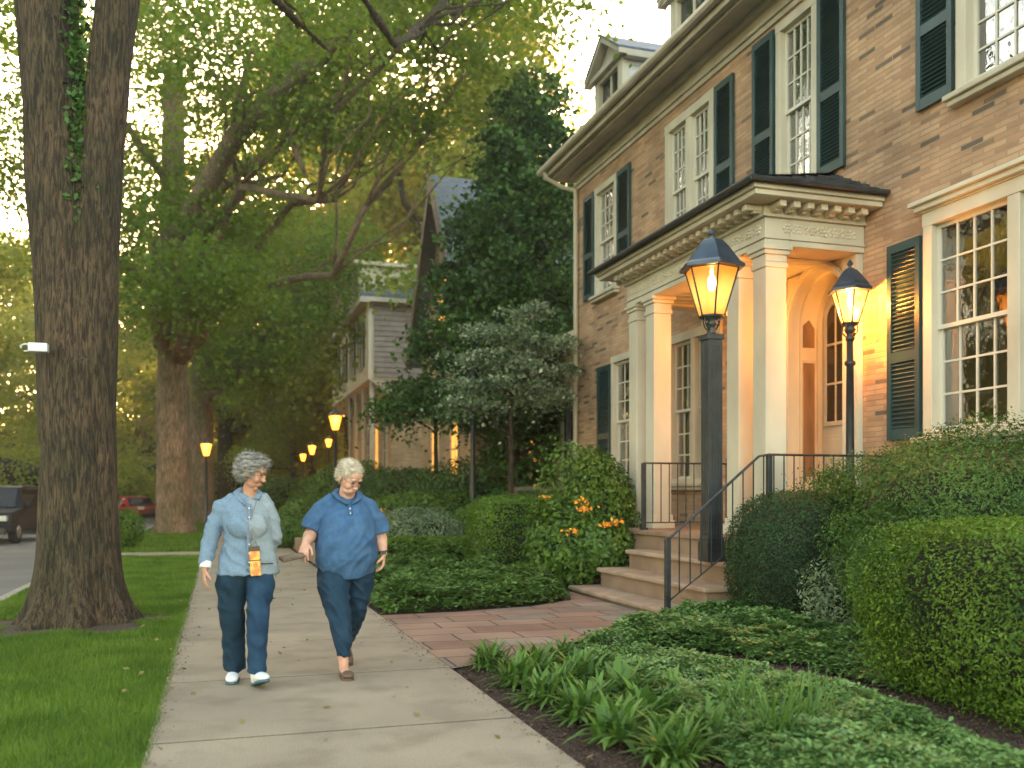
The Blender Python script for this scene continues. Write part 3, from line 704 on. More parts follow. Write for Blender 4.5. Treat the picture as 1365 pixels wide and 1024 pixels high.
ring(en, .02, CT+.36, CT+.46)
en.box(EX-.33, XF-.006, Y0-.33, Y1+.33, CT+.46, CT+.52).box(EX-.37, XF-.005, Y0-.37, Y1+.37, CT+.52, CT+.58)
en.build('entablature', M_white, pf, bevel=.008)
c = MB()       # modillions under the corona and carved rosettes on the frieze
def mod(cx, cy, dx, dy):
    L, w = .22, .045
    if dx: c.box(min(cx, cx+dx*L), max(cx, cx+dx*L), cy-w, cy+w, CT+.385, CT+.458); c.box(min(cx, cx+dx*L*.5), max(cx, cx+dx*L*.5), cy-w*.8, cy+w*.8, CT+.362, CT+.385)
    else: c.box(cx-w, cx+w, min(cy, cy+dy*L), max(cy, cy+dy*L), CT+.385, CT+.458); c.box(cx-w*.8, cx+w*.8, min(cy, cy+dy*L*.5), max(cy, cy+dy*L*.5), CT+.362, CT+.385)
yy = Y0-.02+.09
while yy < Y1: mod(EX-.02, yy, -1, 0); yy += .185
xx = EX+.09
while xx < XF-.1: mod(xx, Y0-.02, 0, -1); mod(xx, Y1+.02, 0, 1); xx += .185
c.build('modillions', M_carve, pf, bevel=.006)
c = MB()
def rosette(x, y, z, ax, s=1):
    for k in range(6):
        a = k*math.pi/3; u, v = .038*s*math.cos(a), .038*s*math.sin(a)
        c.ball((x+(0 if ax == 'x' else u), y+(u if ax == 'x' else 0), z+v), .020*s, 8)
    c.ball((x, y, z), .022*s, 8)
yy = Y0+.15
rr = random.Random(2)
while yy < Y1-.05:
    rosette(EX+.005, yy, CT+.205, 'x', rr.uniform(.9, 1.2))
    for k in (-1, 1): c.ball((EX+.005, yy+.085, CT+.205+k*.03), (.014, .034, .02), 8, Matrix.Rotation(k*.7, 4, 'X'))
    yy += .17
c.build('carved_ornament', M_carve, pf, smooth=True); c = MB()
xx = EX+.3
while xx < XF-.12:
    rosette(xx, Y0+.005, CT+.205, 'y', rr.uniform(.9, 1.3))
    for k in (-1, 1): c.ball((xx+.085, Y0+.005, CT+.205+k*.03), (.034, .014, .02), 8, Matrix.Rotation(-k*.7, 4, 'Y'))
    xx += .17
c.build('carved_ornament', M_carve, pf, smooth=True)
c = MB(); c.box(EX+.34, XF-.006, Y0+.34, Y1-.34, CT+.04, CT+.06)
for k in range(14): yy = Y0+.36+k*.235; c.box(EX+.34, XF-.007, yy, yy+.012, CT+.03, CT+.04)
c.build('porch_ceiling', M_white, pf)
r = MB(); a, b = EX-.42, XF-.008; zA, zB = CT+.60, CT+1.14
r.add([(a, Y0-.42, zA), (a, Y1+.42, zA), (b, Y1-.3, zB), (b, Y0+.6, zB), (b, Y0-.42, zA), (b, Y1+.42, zA)], [(0, 1, 2, 3), (0, 3, 4), (1, 5, 2)])
r.box(a, b, Y0-.42, Y1+.42, CT+.581, CT+.60)
rng = np.random.default_rng(5)
for k in range(16):     # courses of shingles with ragged edges
    t = k/16; x = a+(b-a)*t; z = zA+(zB-zA)*t
    yy = Y0-.42+1.0*t
    while yy < Y1+.4-.7*t:
        w = rng.uniform(.14, .24); h = rng.uniform(.006, .02)
        r.add([(x-.02, yy, z+h), (x-.02, yy+w, z+h*.8), (x+.12, yy+w, z+.045), (x+.12, yy, z+.045), (x-.02, yy, z-.01), (x-.02, yy+w, z-.01)], [(0, 1, 2, 3), (0, 4, 5, 1)]); yy += w+.006
for k in range(6):
    t = k/6; yb = Y0-.42+1.02*t; z = zA+(zB-zA)*t; x = a+.12+(b-a)*t
    while x < b-.02:
        w = min(rng.uniform(.12, .22), b-x); r.add([(x, yb-.02, z+.018), (x+w, yb-.02, z+.015), (x+w, yb+.18, z+.05+.02), (x, yb+.18, z+.05+.02), (x, yb-.02, z-.01), (x+w, yb-.02, z-.01)], [(0, 3, 2, 1), (0, 1, 5, 4)]); x += w+.006
r.build('porch_roof', M_roofdark, pf, fix=False)
g = MB(); g.tube([(a-.03, Y0-.45, zA-.005), (a-.03, Y1+.45, zA-.005)], .035, 8).tube([(a-.03, Y0-.45, zA-.005), (XF-.02, Y0-.45, zA-.005)], .03, 8); g.build('porch_gutter', M_iron, pf)

# arched entrance
dy0, dy1, dz0, dz1 = DOOR; ym = (dy0+dy1)/2; ra = .62; spr = dz1-.04-ra
ent = MB(); n = 24; XI = 7.90
arc = [(ym+ra*math.cos(math.pi*i/n), spr+ra*math.sin(math.pi*i/n)) for i in range(n+1)]   # from near high-y to low-y
# spandrel face between rectangle and arch
xs = XF-.03
pl = [(dy1, dz0), (dy1, dz1), (dy0, dz1), (dy0, dz0)]
ent.add([(xs, *p) for p in arc]+[(xs, dy1, dz1), (xs, dy0, dz1), (xs, dy1, spr), (xs, dy0, spr), (xs, dy1, dz0), (xs, dy0, dz0), (xs, ym+ra, dz0), (xs, ym-ra, dz0)],
        [tuple(range(0, n//2+1))+(n+1, n+3), tuple(range(n//2, n+1))+(n+4, n+2), (n+1, n//2, n+2), (n+3, 0, n+7, n+5), (n, n+4, n+6, n+8)])
for i in range(n): ent.add([(xs, *arc[i]), (xs, *arc[i+1]), (XI, *arc[i+1]), (XI, *arc[i])], [(0, 1, 2, 3)])
ent.add([(xs, ym+ra, dz0), (xs, ym+ra, spr), (XI, ym+ra, spr), (XI, ym+ra, dz0)], [(0, 1, 2, 3)])
ent.add([(xs, ym-ra, dz0), (xs, ym-ra, spr), (XI, ym-ra, spr), (XI, ym-ra, dz0)], [(3, 2, 1, 0)])
ent.box(xs-.0, XI, dy0, dy1, dz0-.05, dz0+.012)
ent.box(xs, XF, dy0, dy0+.02, dz0+.012, dz1).box(xs, XF, dy1-.02, dy1, dz0+.012, dz1)
def archband(mb, r0, r1, xa, xb):
    for i in range(n):
        a, b = math.pi*i/n, math.pi*(i+1)/n
        P = [(ym+r*math.cos(t), spr+r*math.sin(t)) for r, t in ((r0, a), (r1, a), (r1, b), (r0, b))]; mb.prism(P, 'x', xa, xb)
    for s in (-1, 1): lo, hi = sorted((ym+s*r0, ym+s*r1)); mb.box(xa, xb, lo, hi, dz0+.012, spr)
archband(ent, ra+.0, ra+.10, XF-.075, XF-.031)
archband(ent, ra+.04, ra+.075, XF-.095, XF-.075)
archband(ent, ra-.03, ra, XF+.10, XF+.13); archband(ent, ra-.05, ra, XI-.08, XI-.01)
eo = ent.build('entrance_surround', M_white, house)
rev = MB(); rev.box(XF+.16, XF+.34, ym+ra-.012, ym+ra-.002, 1.6, 3.15)
rev.prism([(XF+.16, 3.36), (XF+.34, 3.36), (XF+.34, 3.62), (XF+.25, 3.74), (XF+.16, 3.66)], 'y', ym+ra-.012, ym+ra-.002)
rev.build('reveal_panel', M_copper, eo)
rev = MB(); rev.box(XF+.13, XF+.37, ym+ra-.009, ym+ra-.001, 1.56, 3.19); rev.build('reveal_moulding', M_trim, eo)
dr = MB(); xd = XI
dr.box(xd, xd+.05, dy0, dy1, dz0, dz1)
for (a, b) in ((ym-.50, ym-.04), (ym+.04, ym+.50)):
    dr.box(xd-.02, xd-.0005, a, b, 1.05, 2.15).box(xd-.035, xd-.02, a+.05, b-.05, 1.1, 2.1)
    dr.box(xd-.03, xd-.0004, a-.02, a+.03, 2.28, 3.9).box(xd-.03, xd-.0004, b-.03, b+.02, 2.28, 3.9).box(xd-.029, xd-.0004, a+.03, b-.03, 2.28, 2.34)
    for k in range(8):
        t0, t1 = math.pi*k/8, math.pi*(k+1)/8; m0 = (a+b)/2; r0, r1 = (b-a)/2-.03, (b-a)/2+.02
        dr.prism([(m0+q*math.cos(t), 3.72+q*math.sin(t)) for q, t in ((r0, t0), (r1, t0), (r1, t1), (r0, t1))], 'x', xd-.035, xd-.0004)
    dr.box(xd-.028, xd-.004, (a+b)/2-.013, (a+b)/2+.013, 2.34, 3.9).box(xd-.027, xd-.005, a+.03, b-.03, 2.83, 2.86).box(xd-.027, xd-.005, a+.03, b-.03, 3.36, 3.39)
do = dr.build('door', M_white, house, bevel=.004)
g = MB()
for (a, b) in ((ym-.47, ym-.07), (ym+.07, ym+.47)): g.box(xd-.012, xd-.002, a, b, 2.34, 3.9)
g.build('pane', mat('door_pane', (.03, .025, .015), .05), do)
g = MB(); g.ball((xd-.09, ym-.02, 2.0), .03).tube([(xd-.09, ym-.02, 2.0), (xd-.0, ym-.02, 2.0)], .012); g.build('handle', mat('brass', (.5, .33, .1), .3, metal=1), do)

# ------------------------------------------------------------------ steps and railings
steps = empty('stone_steps', (4.64, 9.0, 0), 'brown stone front steps climbing to the columned porch', 'steps')
ST = [(4.64, .10), (5.00, .35), (5.36, .60)]
for i, (x, z) in enumerate(ST):
    yb = 12.15-(.15*i); x1 = 5.68
    s = MB(); s.box(x-4.64+.03, 5.715-4.64, 0+.03+.02*i, yb-9.0-.03, (0 if i == 0 else ST[i-1][1])-.01, z-.055)
    so = s.build('step', M_stone, steps, bevel=.01)
    s = MB(); s.box(x-4.64-.02, 1.08, -.03+.02*i, yb-9.0, z-.055, z); s.build('tread', M_stoneside, so, bevel=.014)
def railing(name, label, pts, base, y, posts=(0,), drop=None):
    o = empty(name, (pts[0][0], y, 0), label, 'railing', 'iron railings by the front steps'); ox = pts[0][0]
    t = MB(); P = [(p[0]-ox, 0, p[1]) for p in pts]; t.tube(P, [(.022, .014)]*len(P), 8, a0=(0, 1, 0)); t.build('handrail', M_iron, o)
    b = MB(); Q = [(q[0]-ox, 0, q[1]) for q in base]; b.tube(Q, .010, 6); b.build('bottom_rail', M_iron, o)
    def zat(arr, x):
        for (x0, z0), (x1, z1) in zip(arr, arr[1:]):
            if x0 <= x <= x1: return z0+(z1-z0)*(x-x0)/(x1-x0)
        return arr[-1][1]
    x = pts[0][0]+.14
    while x < pts[-1][0]-.04:
        s = MB(); s.tube([(x-ox, 0, zat(base, x)-(.0)), (x-ox, 0, zat(pts, x))], .009, 6)
        s.build('baluster', M_iron, o); x += .13
    for k in posts:
        px_, z1 = pts[k]; s = MB(); s.box(px_-ox-.028, px_-ox+.028, -.028, .028, (0 if k == 0 and drop is None else PZ), z1)
        s.box(px_-ox-.045, px_-ox+.045, -.045, .045, (0 if k == 0 and drop is None else PZ), (0 if k == 0 and drop is None else PZ)+.03)
        s.build('post', M_iron, o, bevel=.004)
    return o
railing('stair_railing', 'black iron handrail sloping down the near side of the stone steps', [(4.60, .88), (4.64, .90), (5.72, 1.78), (5.85, 1.80), (7.40, 1.80)],
        [(4.60, .20), (5.70, .98), (7.40, 1.0)], 9.10, posts=(0, 3))
railing('porch_railing', 'low black iron railing on the far side of the porch, behind the tall lamp post', [(5.72, 1.80), (7.40, 1.80)], [(5.72, .96), (7.40, .96)], 12.05, posts=(0, 1), drop=1)
# scroll at the foot of the near handrail
# ------------------------------------------------------------------ lamps
def point(parent, loc, power, col=(1, .36, .05), r=.06):
    l = bpy.data.lights.new('lamp_light', 'POINT'); l.energy = power; l.color = col; l.shadow_soft_size = r
    o = bpy.data.objects.new('lamp_light', l); COL.objects.link(o); o.parent = parent; o.location = loc
def lantern(name, label, loc, zb, ph, w, hgt, nside, post_r, square, power, group, rot=0.0):
    """zb = post foot z, ph = post top z; lantern width w, height hgt"""
    o = empty(name, (loc[0], loc[1], zb), label, 'lamp post', group); H = ph-zb
    p = MB()
    if square:
        q = post_r; p.box(-q, q, -q, q, 0, H)
        for k in (-.6, -.2, .2, .6):
            for s in (-1, 1): p.box(q*k-.008, q*k+.008, s*q-.006, s*q+.006, .3, H-.12); p.box(s*q-.006, s*q+.006, q*k-.008, q*k+.008, .3, H-.12)
        p.box(-q*1.3, q*1.3, -q*1.3, q*1.3, 0, .22).box(-q*1.15, q*1.15, -q*1.15, q*1.15, .22, .27).box(-q*1.18, q*1.18, -q*1.18, q*1.18, H-.06, H)
    else:
        p.lathe((0, 0, 0), [(post_r*2.2, 0), (post_r*2.2, .12), (post_r*1.7, .2), (post_r*1.5, .6), (post_r*1.1, .7), (post_r, .8), (post_r*.85, H-.3), (post_r*1.3, H-.28), (post_r*1.3, H-.25), (post_r*.8, H-.23), (post_r*.8, H)], 14)
    p.build('post', M_iron, o, bevel=.003 if square else 0, smooth=not square)
    c = MB(); c.lathe((0, 0, H), [(.045, 0), (.06, .03), (.03, .06), (.045, .10), (.075, .13), (.04, .155), (w*.19, .19), (w*.2, .21)], 14)
    for k in range(4):
        a = k*math.pi/2+.4; c.tube([(.05*math.cos(a), .05*math.sin(a), H+.05), (.10*math.cos(a), .10*math.sin(a), H+.10), (w*.17*math.cos(a), w*.17*math.sin(a), H+.2)], .009, 6)
    c.build('cradle', M_iron, o, smooth=True)
    z0 = H+.21; z1 = z0+hgt*.56; rb, rt = w*.19, w*.40
    g = MB(); ring0 = []; 
    for k in range(nside):
        a, b = 2*math.pi*k/nside+rot, 2*math.pi*(k+1)/nside+rot
        cc = (z0+z1)/2
        g.add([(rb*math.cos(a), rb*math.sin(a), z0-cc), (rb*math.cos(b), rb*math.sin(b), z0-cc), (rt*math.cos(b), rt*math.sin(b), z1-cc), (rt*math.cos(a), rt*math.sin(a), z1-cc)], [(0, 1, 2, 3)])
    go = g.build('glass', M_lampglass, o, fix=False); go.location = (0, 0, (z0+z1)/2)
    f = MB()
    for k in range(nside):
        a = 2*math.pi*k/nside+rot; b = 2*math.pi*(k+1)/nside+rot
        f.tube([(rb*math.cos(a), rb*math.sin(a), z0), ((rt+.004)*math.cos(a), (rt+.004)*math.sin(a), z1)], .011, 6)
        for r_, z_ in ((rb, z0), (rt, z1)): f.tube([(r_*math.cos(a), r_*math.sin(a), z_), (r_*math.cos(b), r_*math.sin(b), z_)], .011, 6)
    f.build('cage', M_iron, o)
    k = MB(); rf = w*.5
    k.lathe((0, 0, z1), [(rt*.95, -.005), (rf, .0), (rf*1.0, .035), (rf*.86, .07), (rf*.80, .10), (rf*.50, .19*hgt+.08), (rf*.36, .24*hgt+.09), (rf*.30, .25*hgt+.10)], nside, rot=rot)
    k.lathe((0, 0, z1+.25*hgt+.10), [(.05, 0), (.055, .015), (.02, .03), (.02, .05), (.04, .07), (.025, .10), (.008, .12)], 12)
    k.build('lamp_roof', M_lampcap, o, bevel=.003)
    bl = MB(); bl.ball((0, 0, z1-.16*hgt), (w*.065, w*.065, .06+.04*hgt), 12).tube([(0, 0, z1), (0, 0, z1-.1*hgt)], .02, 8); bl.build('bulb', M_bulb, o, smooth=True)
    if power: point(o, (0, 0, z1-.2*hgt), power, r=.05)
    return o
M_lampcap = mat('painted_steel_cap', (0.03, 0.05, 0.08), 0.32, (0.05, 0.075, 0.11), 5, metal=.4)
lantern('lamp_post', 'tall black lamp post with large lit hexagonal lantern beside the stone steps', (5.33, 9.45), .60, 3.16, .76, .94, 6, .088, True, 36, 'black lamp posts by the porch', rot=.25)
lantern('lamp_post', 'slender black lamp post with small lit lantern in front of the arched doorway', (7.08, 9.32), .86, 3.16, .52, .64, 6, .050, False, 330, 'black lamp posts by the porch', rot=.1)
# wall light on the arched entrance side: pendant inside the porch
pn = empty('pendant_lamp', (6.75, 11.4, CT+.04), 'small glowing pendant lamp under the porch ceiling', 'lamp')
q = MB(); q.tube([(0, 0, 0), (0, 0, -.35)], .008, 6); q.lathe((0, 0, -.42), [(.10, 0), (.11, .02), (.02, .08)], 10); q.build('fitting', M_iron, pn)
q = MB(); q.ball((0, 0, -.46), .085, 12); q.build('globe', M_glow_far, pn, smooth=True); point(pn, (0, 0, -.6), 5)

def far_lamp(name, label, px, d, z, s=1.0, on=True, power=6, group='lit street lamps along the sidewalk', yy=None):
    x, y = at(px, d); o = empty(name, (x, y, 0), label, 'street lamp', group)
    p = MB(); p.lathe((0, 0, 0), [(.10, 0), (.10, .3), (.055, .4), (.04, z-.35), (.07, z-.32), (.04, z-.3)], 10); p.build('post', M_iron, o, smooth=True)
    g = MB(); g.lathe((0, 0, z-.3), [(.09*s, 0), (.19*s, .40*s)], 8); g.build('glass', M_glow_far, o)
    k = MB(); k.lathe((0, 0, z-.3+.40*s), [(.23*s, .0), (.20*s, .05*s), (.07*s, .17*s), (.02*s, .24*s)], 8); k.build('lamp_roof', M_iron, o)
    if power: point(o, (.0, -.35, z-.05), power, r=.1)
    return o
far_lamp('street_lamp', 'orange lit street lamp on a post between the hedge and the cream house', 447, 28, 3.6, 1.0)
far_lamp('street_lamp', 'small lit street lamp just right of and below the larger orange one', 438, 39, 3.65, .75)
far_lamp('street_lamp', 'distant lit street lamp above the blond woman and left of the large one', 416, 45, 3.6, 1.0)
far_lamp('street_lamp', 'farthest lit street lamp, leftmost of the four over the walkers', 404, 54, 3.6, .95)
far_lamp('street_lamp', 'lit amber lamp in front of the second pair of big tree trunks', 275, 31, 2.95, .95)
# unlit dark posts in the garden
x, y = at(630, 24); o = empty('garden_post', (x, y, 0), 'tall black post rising from the garden bushes under the pale-leaved tree', 'post')
p = MB(); p.lathe((0, 0, 0), [(.17, 0), (.17, .7), (.11, .9), (.09, 1.2), (.06, 2.2), (.055, 4.3)], 12); p.build('shaft', M_iron, o, smooth=True)
p = MB(); p.lathe((0, 0, 4.3), [(.08, 0), (.2, .4), (.22, .42), (.05, .6)], 8); p.build('lamp_head', M_iron, o)
x, y = at(758, 20.5); o = empty('corner_post', (x, y, 0), 'thin dark post at the far corner of the brick house', 'post')
p = MB(); p.lathe((0, 0, 0), [(.09, 0), (.09, .1), (.06, .2), (.05, 3.3), (.07, 3.32), (.07, 3.36)], 12); p.build('shaft', M_iron, o, smooth=True)

# ------------------------------------------------------------------ neighbouring houses
def simple_window(mb_f, mb_g, x, y0, y1, z0, z1, t=.09):
    mb_f.box(x-.06, x+.03, y0, y0+t, z0, z1).box(x-.06, x+.03, y1-t, y1, z0, z1).box(x-.062, x+.03, y0+t, y1-t, z1-t, z1).box(x-.08, x+.03, y0, y1, z0-.06, z0)
    mb_f.box(x-.03, x+.0, y0+t, y1-t, (z0+z1)/2-.03, (z0+z1)/2+.03).box(x-.028, x+.0, (y0+y1)/2-.02, (y0+y1)/2+.02, z0, z1-t)
    mb_g.add([(x-.012, y0+t, z0), (x-.012, y1-t, z0), (x-.012, y1-t, z1-t), (x-.012, y0+t, z1-t)], [(0, 3, 2, 1)])
def clap(mb, y, x0, x1, z0, z1, k):
    for i in range(k):
        a = z0+(z1-z0)*i/k; b = z0+(z1-z0)*(i+1)/k
        mb.add([(x0, y-.04, a), (x1, y-.04, a), (x1, y, b), (x0, y, b)], [(0, 1, 2, 3)]); mb.add([(x0, y-.04, a), (x1, y-.04, a), (x1, y, a-.001), (x0, y, a-.001)], [(0, 3, 2, 1)])
M_palepane = mat('sky_lit_pane', (.16, .20, .18), .12)
h2 = empty('cream_house', (0, 0, 0), 'distant cream and grey clapboard house with overhanging upper storey', 'house')
X2 = 7.5
w = MB(); w.box(X2+.05, 16, 42.55, 56, 0, 6.2); w.build('lower_wall', M_brick2, h2)
w = MB(); w.box(X2-1.0, 16, 42.5, 56.5, 6.6, 10.2); w.build('upper_wall', M_cream, h2, bevel=.02)
w = MB(); clap(w, 42.46, X2-.75, 16, 6.7, 10.0, 14); w.build('side_clapboards', M_siding, h2, fix=False)
w = MB(); w.prism([(X2-1.0, 6.6), (X2+.05, 5.9), (X2+.05, 6.6)], 'y', 42.5, 56.5); w.build('jetty_soffit', M_trim, h2)
w = MB(); w.prism([(X2-1.4, 10.25), (X2-1.4, 10.4), (16.5, 10.4), (16.5, 10.25)], 'y', 42.0, 57); w.add([(X2-1.4, 42, 10.402), (16.5, 42, 10.402), (16.5, 57, 10.402), (X2-1.4, 57, 10.402), (11.5, 47.5, 12.3), (11.5, 57, 12.3)], [(0, 1, 4), (1, 2, 5, 4), (0, 4, 5, 3)]); w.build('roof', M_slate, h2, fix=False)
w = MB(); w.box(X2-1.45, X2-1.0, 42.0, 57, 10.0, 10.25).box(X2-1.0, 16, 42.0, 42.42, 10.05, 10.25); w.build('eave', M_trim, h2)
w = MB(); w.box(X2-.6, 14, 48.5, 58, 10.2, 13.2).box(X2-.9, 14, 48.2, 58.3, 13.2, 13.4).box(X2-.62, 14, 48.47, 58, 12.6, 12.75); w.build('attic_block', M_cream, h2)
for (y0, y1, z0, z1) in [(44.0, 45.2, 7.3, 9.6), (47.0, 48.2, 7.3, 9.6), (50.0, 51.2, 7.3, 9.6), (53.0, 54.2, 7.3, 9.6)]:
    f = MB(); g = MB(); simple_window(f, g, X2-1.0, y0, y1, z0, z1, .16); fo = f.build('window', M_white, h2); g.build('pane', M_palepane, fo, fix=False)
    
    for a_, b_ in ((y0-.4, y0-.04), (y1+.04, y1+.30)): s = MB(); s.box(X2-1.07, X2-1.005, a_, b_, z0, z1); s.build('shutter', M_green, fo)
for (y0, y1, z0, z1) in [(43.5, 44.6, 2.0, 4.9), (45.8, 47.0, 2.0, 4.9), (48.2, 49.4, 2.0, 4.9)]:
    f = MB(); g = MB(); simple_window(f, g, X2+.05, y0, y1, z0, z1, .14); fo = f.build('window', M_white, h2); g.build('pane', M_litwin if y0 == 45.8 else M_carglass, fo, fix=False)
for yy in (42.8, 45.2, 47.6, 50):
    c = MB(); c.tube([(X2-.8, yy, 0), (X2-.8, yy, 6.6)], .11, 10); c.build('column', M_trim, h2, smooth=True)

h3 = empty('gabled_house', (0, 0, 0), 'brown steep-gabled house with slate roof half hidden by the dark tree', 'house')
X3 = 7.6
w = MB(); w.prism([(28.4, 0), (36.0, 0), (36.0, 6.9), (32.2, 12.2), (28.4, 6.9)], 'x', X3, 16); w.build('wall', M_brick2, h3)
r = MB()
for s in (-1, 1): r.prism([(32.2, 12.25), (32.2, 12.55), (32.2+s*4.35, 6.55), (32.2+s*4.15, 6.35)], 'x', X3-.5, 16.4)
r.build('roof', M_slate, h3)
r = MB()
for s in (-1, 1): r.prism([(32.2, 12.0), (32.2, 12.56), (32.2+s*4.38, 6.50), (32.2+s*4.15, 6.15)], 'x', X3-.56, X3-.50)
r.build('bargeboard', mat('brown_timber', (.12, .075, .05), .7), h3)
w = MB(); w.box(X3+1.0, 15, 21.2, 28.38, 0, 5.2); w.build('side_wing', M_brick2, h3)
w = MB(); w.prism([(21.0, 5.2), (21.0, 5.35), (28.4, 5.35), (28.4, 5.2)], 'x', X3+.6, 15.4); w.build('wing_cornice', M_cream, h3)
for (x, y0, y1, z0, z1, lit) in [(X3, 30.0, 31.2, 1.9, 3.9, 1), (X3, 32.8, 34.2, 1.9, 3.9, 1), (X3, 31.3, 33.1, 7.4, 9.4, 1), (X3+1.0, 22.0, 23.0, 1.5, 3.9, 0), (X3+1.0, 24.6, 25.8, 1.5, 3.9, 1)]:
    f = MB(); g = MB(); simple_window(f, g, x, y0, y1, z0, z1, .12); fo = f.build('window', M_trim, h3); g.build('pane', M_litwin if lit else M_carglass, fo, fix=False)
po = empty('wooden_side_porch', (0, 0, 0), 'small weathered wooden stair rail beside the brick house corner', 'railing')
M_oldwood = mat('weathered_wood', (0.10, .09, .065), .8, (.17, .15, .11), 8, bump=.3)
w = MB()
for x_ in (6.3, 8.2): w.box(x_, x_+.09, 20.0, 20.09, 0, 1.45)
w.build('posts', M_oldwood, po)
w = MB(); w.box(6.25, 8.35, 19.98, 20.12, 1.45, 1.53).box(6.39, 8.2, 20.02, 20.07, .6, .68)
w.box(-.05, .05, 0, .05, 0, 1.75, Matrix.Translation((6.45, 20.02, .65)) @ Matrix.Rotation(R(58), 4, 'Y')); w.build('rails', M_oldwood, po)

# low retaining edge right of the sidewalk
o = empty('low_stone_edge', (SW1+.1, 16, 0), 'low brown stone retaining edge running along the right side of the sidewalk', 'wall')
w = MB(); y = 0
while y < 22: w.box(0, .24, y+.006, y+1.99, -.05, .30); y += 2
w.build('blocks', M_stone, o, bevel=.02)

# ------------------------------------------------------------------ trees
def fork(mb, rng):
    # two heavy leaders rising from the fork
    mb.tube([(-.06, .0, 1.9), (-.10, .02, 3.2), (-.18, .05, 4.4), (-.25, .1, 5.6), (-.38, .2, 7.2), (-.9, .5, 10), (-1.3, .6, 13)], [.33, .32, .31, .31, .32, .28, .2], 26)
    mb.tube([(.10, -.02, 1.7), (.15, -.03, 3.0), (.19, -.04, 4.0), (.24, -.05, 5.0), (.33, -.05, 6.2), (.52, 0, 8), (1.0, .6, 10.5), (1.4, 1, 13)], [.25, .24, .23, .22, .22, .22, .2, .14], 24)
    mb.tube([(.4, 0, 7.5), (1.2, 2.5, 8.9), (2.2, 5, 9.6), (3.5, 8, 10.2)], [.14, .11, .08, .03], 8)
    mb.tube([(-.5, 0, 7.5), (-1.5, 2.5, 8.6), (-2.8, 4.5, 8.8)], [.14, .11, .05], 8)
t1 = tree('street_tree', (-1.42, 10.9, 0), 2.8, .43, [(-1.5, 1.5, 13, 4, 3.5, 2.5, 110), (2.5, 2.5, 12.8, 3.5, 3, 2.2, 100), (3.6, 7.5, 11.6, 2.6, 2.4, 1.1, 60), (6.9, 6.0, 10.9, 1.5, 1.2, .5, 26), (5.2, 5.6, 11.2, 1.4, 1.4, .6, 28), (-3.2, 4.8, 8.6, 1.6, 2.2, 1.1, 50), (-2.8, 0.5, 8.2, 1.5, 1.8, 1.0, 40)],
          .13, 60, .34, L_maple, M_bark, 11, 'massive forked tree trunk with furrowed bark on the verge, nearest on the left', flare=.37, r1=.33, fused=True, extra=fork, split=.98, off=(-.3, .3, 8.0))
# ivy between the two leaders
rng = np.random.default_rng(8); P = np.column_stack([rng.normal(size=900)*.06+.03, rng.normal(size=900)*.05-.16, rng.uniform(4.2, 7.6, 900)])
P[:, 0] += (P[:, 2]-4)*-.01
iv = npmesh('ivy', leafquads(rng, P, unit(rng.normal(size=P.shape)+[0, -1, .3]), .08), 4, L_dark, t1)
# white meter box strapped to the trunk
bx_ = empty('meter_box', (-1.40-.36, 10.9-.40, 2.83), 'small white box with a clip fixed to the big trunk at the left', 'box')
w = MB(); w.box(-.06, .12, -.10, .02, -.04, .05); w.build('casing', mat('white_plastic', (.6, .62, .65), .35), bx_, bevel=.012)
w = MB(); w.tube([(-.04, -.05, .035), (-.10, -.05, .035), (-.13, -.05, .02), (-.125, -.05, -.005)], .010, 8).tube([(-.04, -.05, -.03), (-.10, -.05, -.035)], .009, 8); w.build('clip', mat('clip_plastic', (.55, .5, .47), .5), bx_)

def bigbranch(mb, rng):
    mb.tube([(-.3, -.5, 6.5), (.2, -3, 9.5), (2.0, -6, 12.0), (3.4, -8, 12.9), (5.2, -9.6, 14.2), (7.6, -11, 15.0), (10.0, -12, 15.4)], [.36, .34, .30, .27, .22, .15, .07], 14)
    mb.tube([(3.0, -7.4, 12.7), (3.6, -7.6, 11.2), (3.9, -7.8, 10.4)], [.14, .10, .05], 8)
    mb.tube([(0, 0, 8.2), (-2.2, -.5, 9.6), (-3.8, -.5, 11.2)], [.22, .18, .1], 8)
t2 = tree('street_tree', (-1.5, 35, 0), 16.5, .60,
          [(2.4, -7.6, 13.9, 3.6, 3.2, 2.4, 150), (7.4, -11.2, 14.6, 3.4, 2.6, 1.7, 105), (-.3, -3.5, 9.0, 3.4, 2.6, 2.3, 110), (1.2, -6.0, 7.8, 2.0, 2.0, 1.2, 55),
           (-3.4, -1, 12.5, 3.2, 3.0, 3.5, 150), (5.6, -7, 12.4, 2.4, 2.2, 1.4, 50), (8.2, -8.5, 13.4, 2.2, 2.2, 1.4, 60), (2.2, -2.5, 12.2, 2.2, 2.6, 2.8, 80), (0, 0, 18.5, 6, 5, 3.5, 210), (6.4, -6.6, 17.6, 3.4, 3, 2.4, 100), (-3.6, -5, 16.5, 3.5, 3, 3, 100)],
          .16, 66, .50, L_maple, M_bark2, 22, 'thick pale-barked tree with a broad green crown arching over the sidewalk', flare=.55, extra=bigbranch)
t3 = tree('street_tree', (-.75, 47.5, 0), 17, .62,
          [(0, -1, 11.5, 4.5, 4, 4, 150), (3.2, -3, 9.4, 2.4, 3, 2.2, 55), (6.0, 0, 12.8, 3.2, 4, 2.8, 70), (0, 2, 17.5, 6, 5, 4, 130), (2, -3, 7.4, 2.5, 2.5, 1.2, 40)],
          .22, 60, .65, L_maple, M_bark2, 23, 'second pale-barked tree trunk just right of and beyond the thick one', flare=.5)

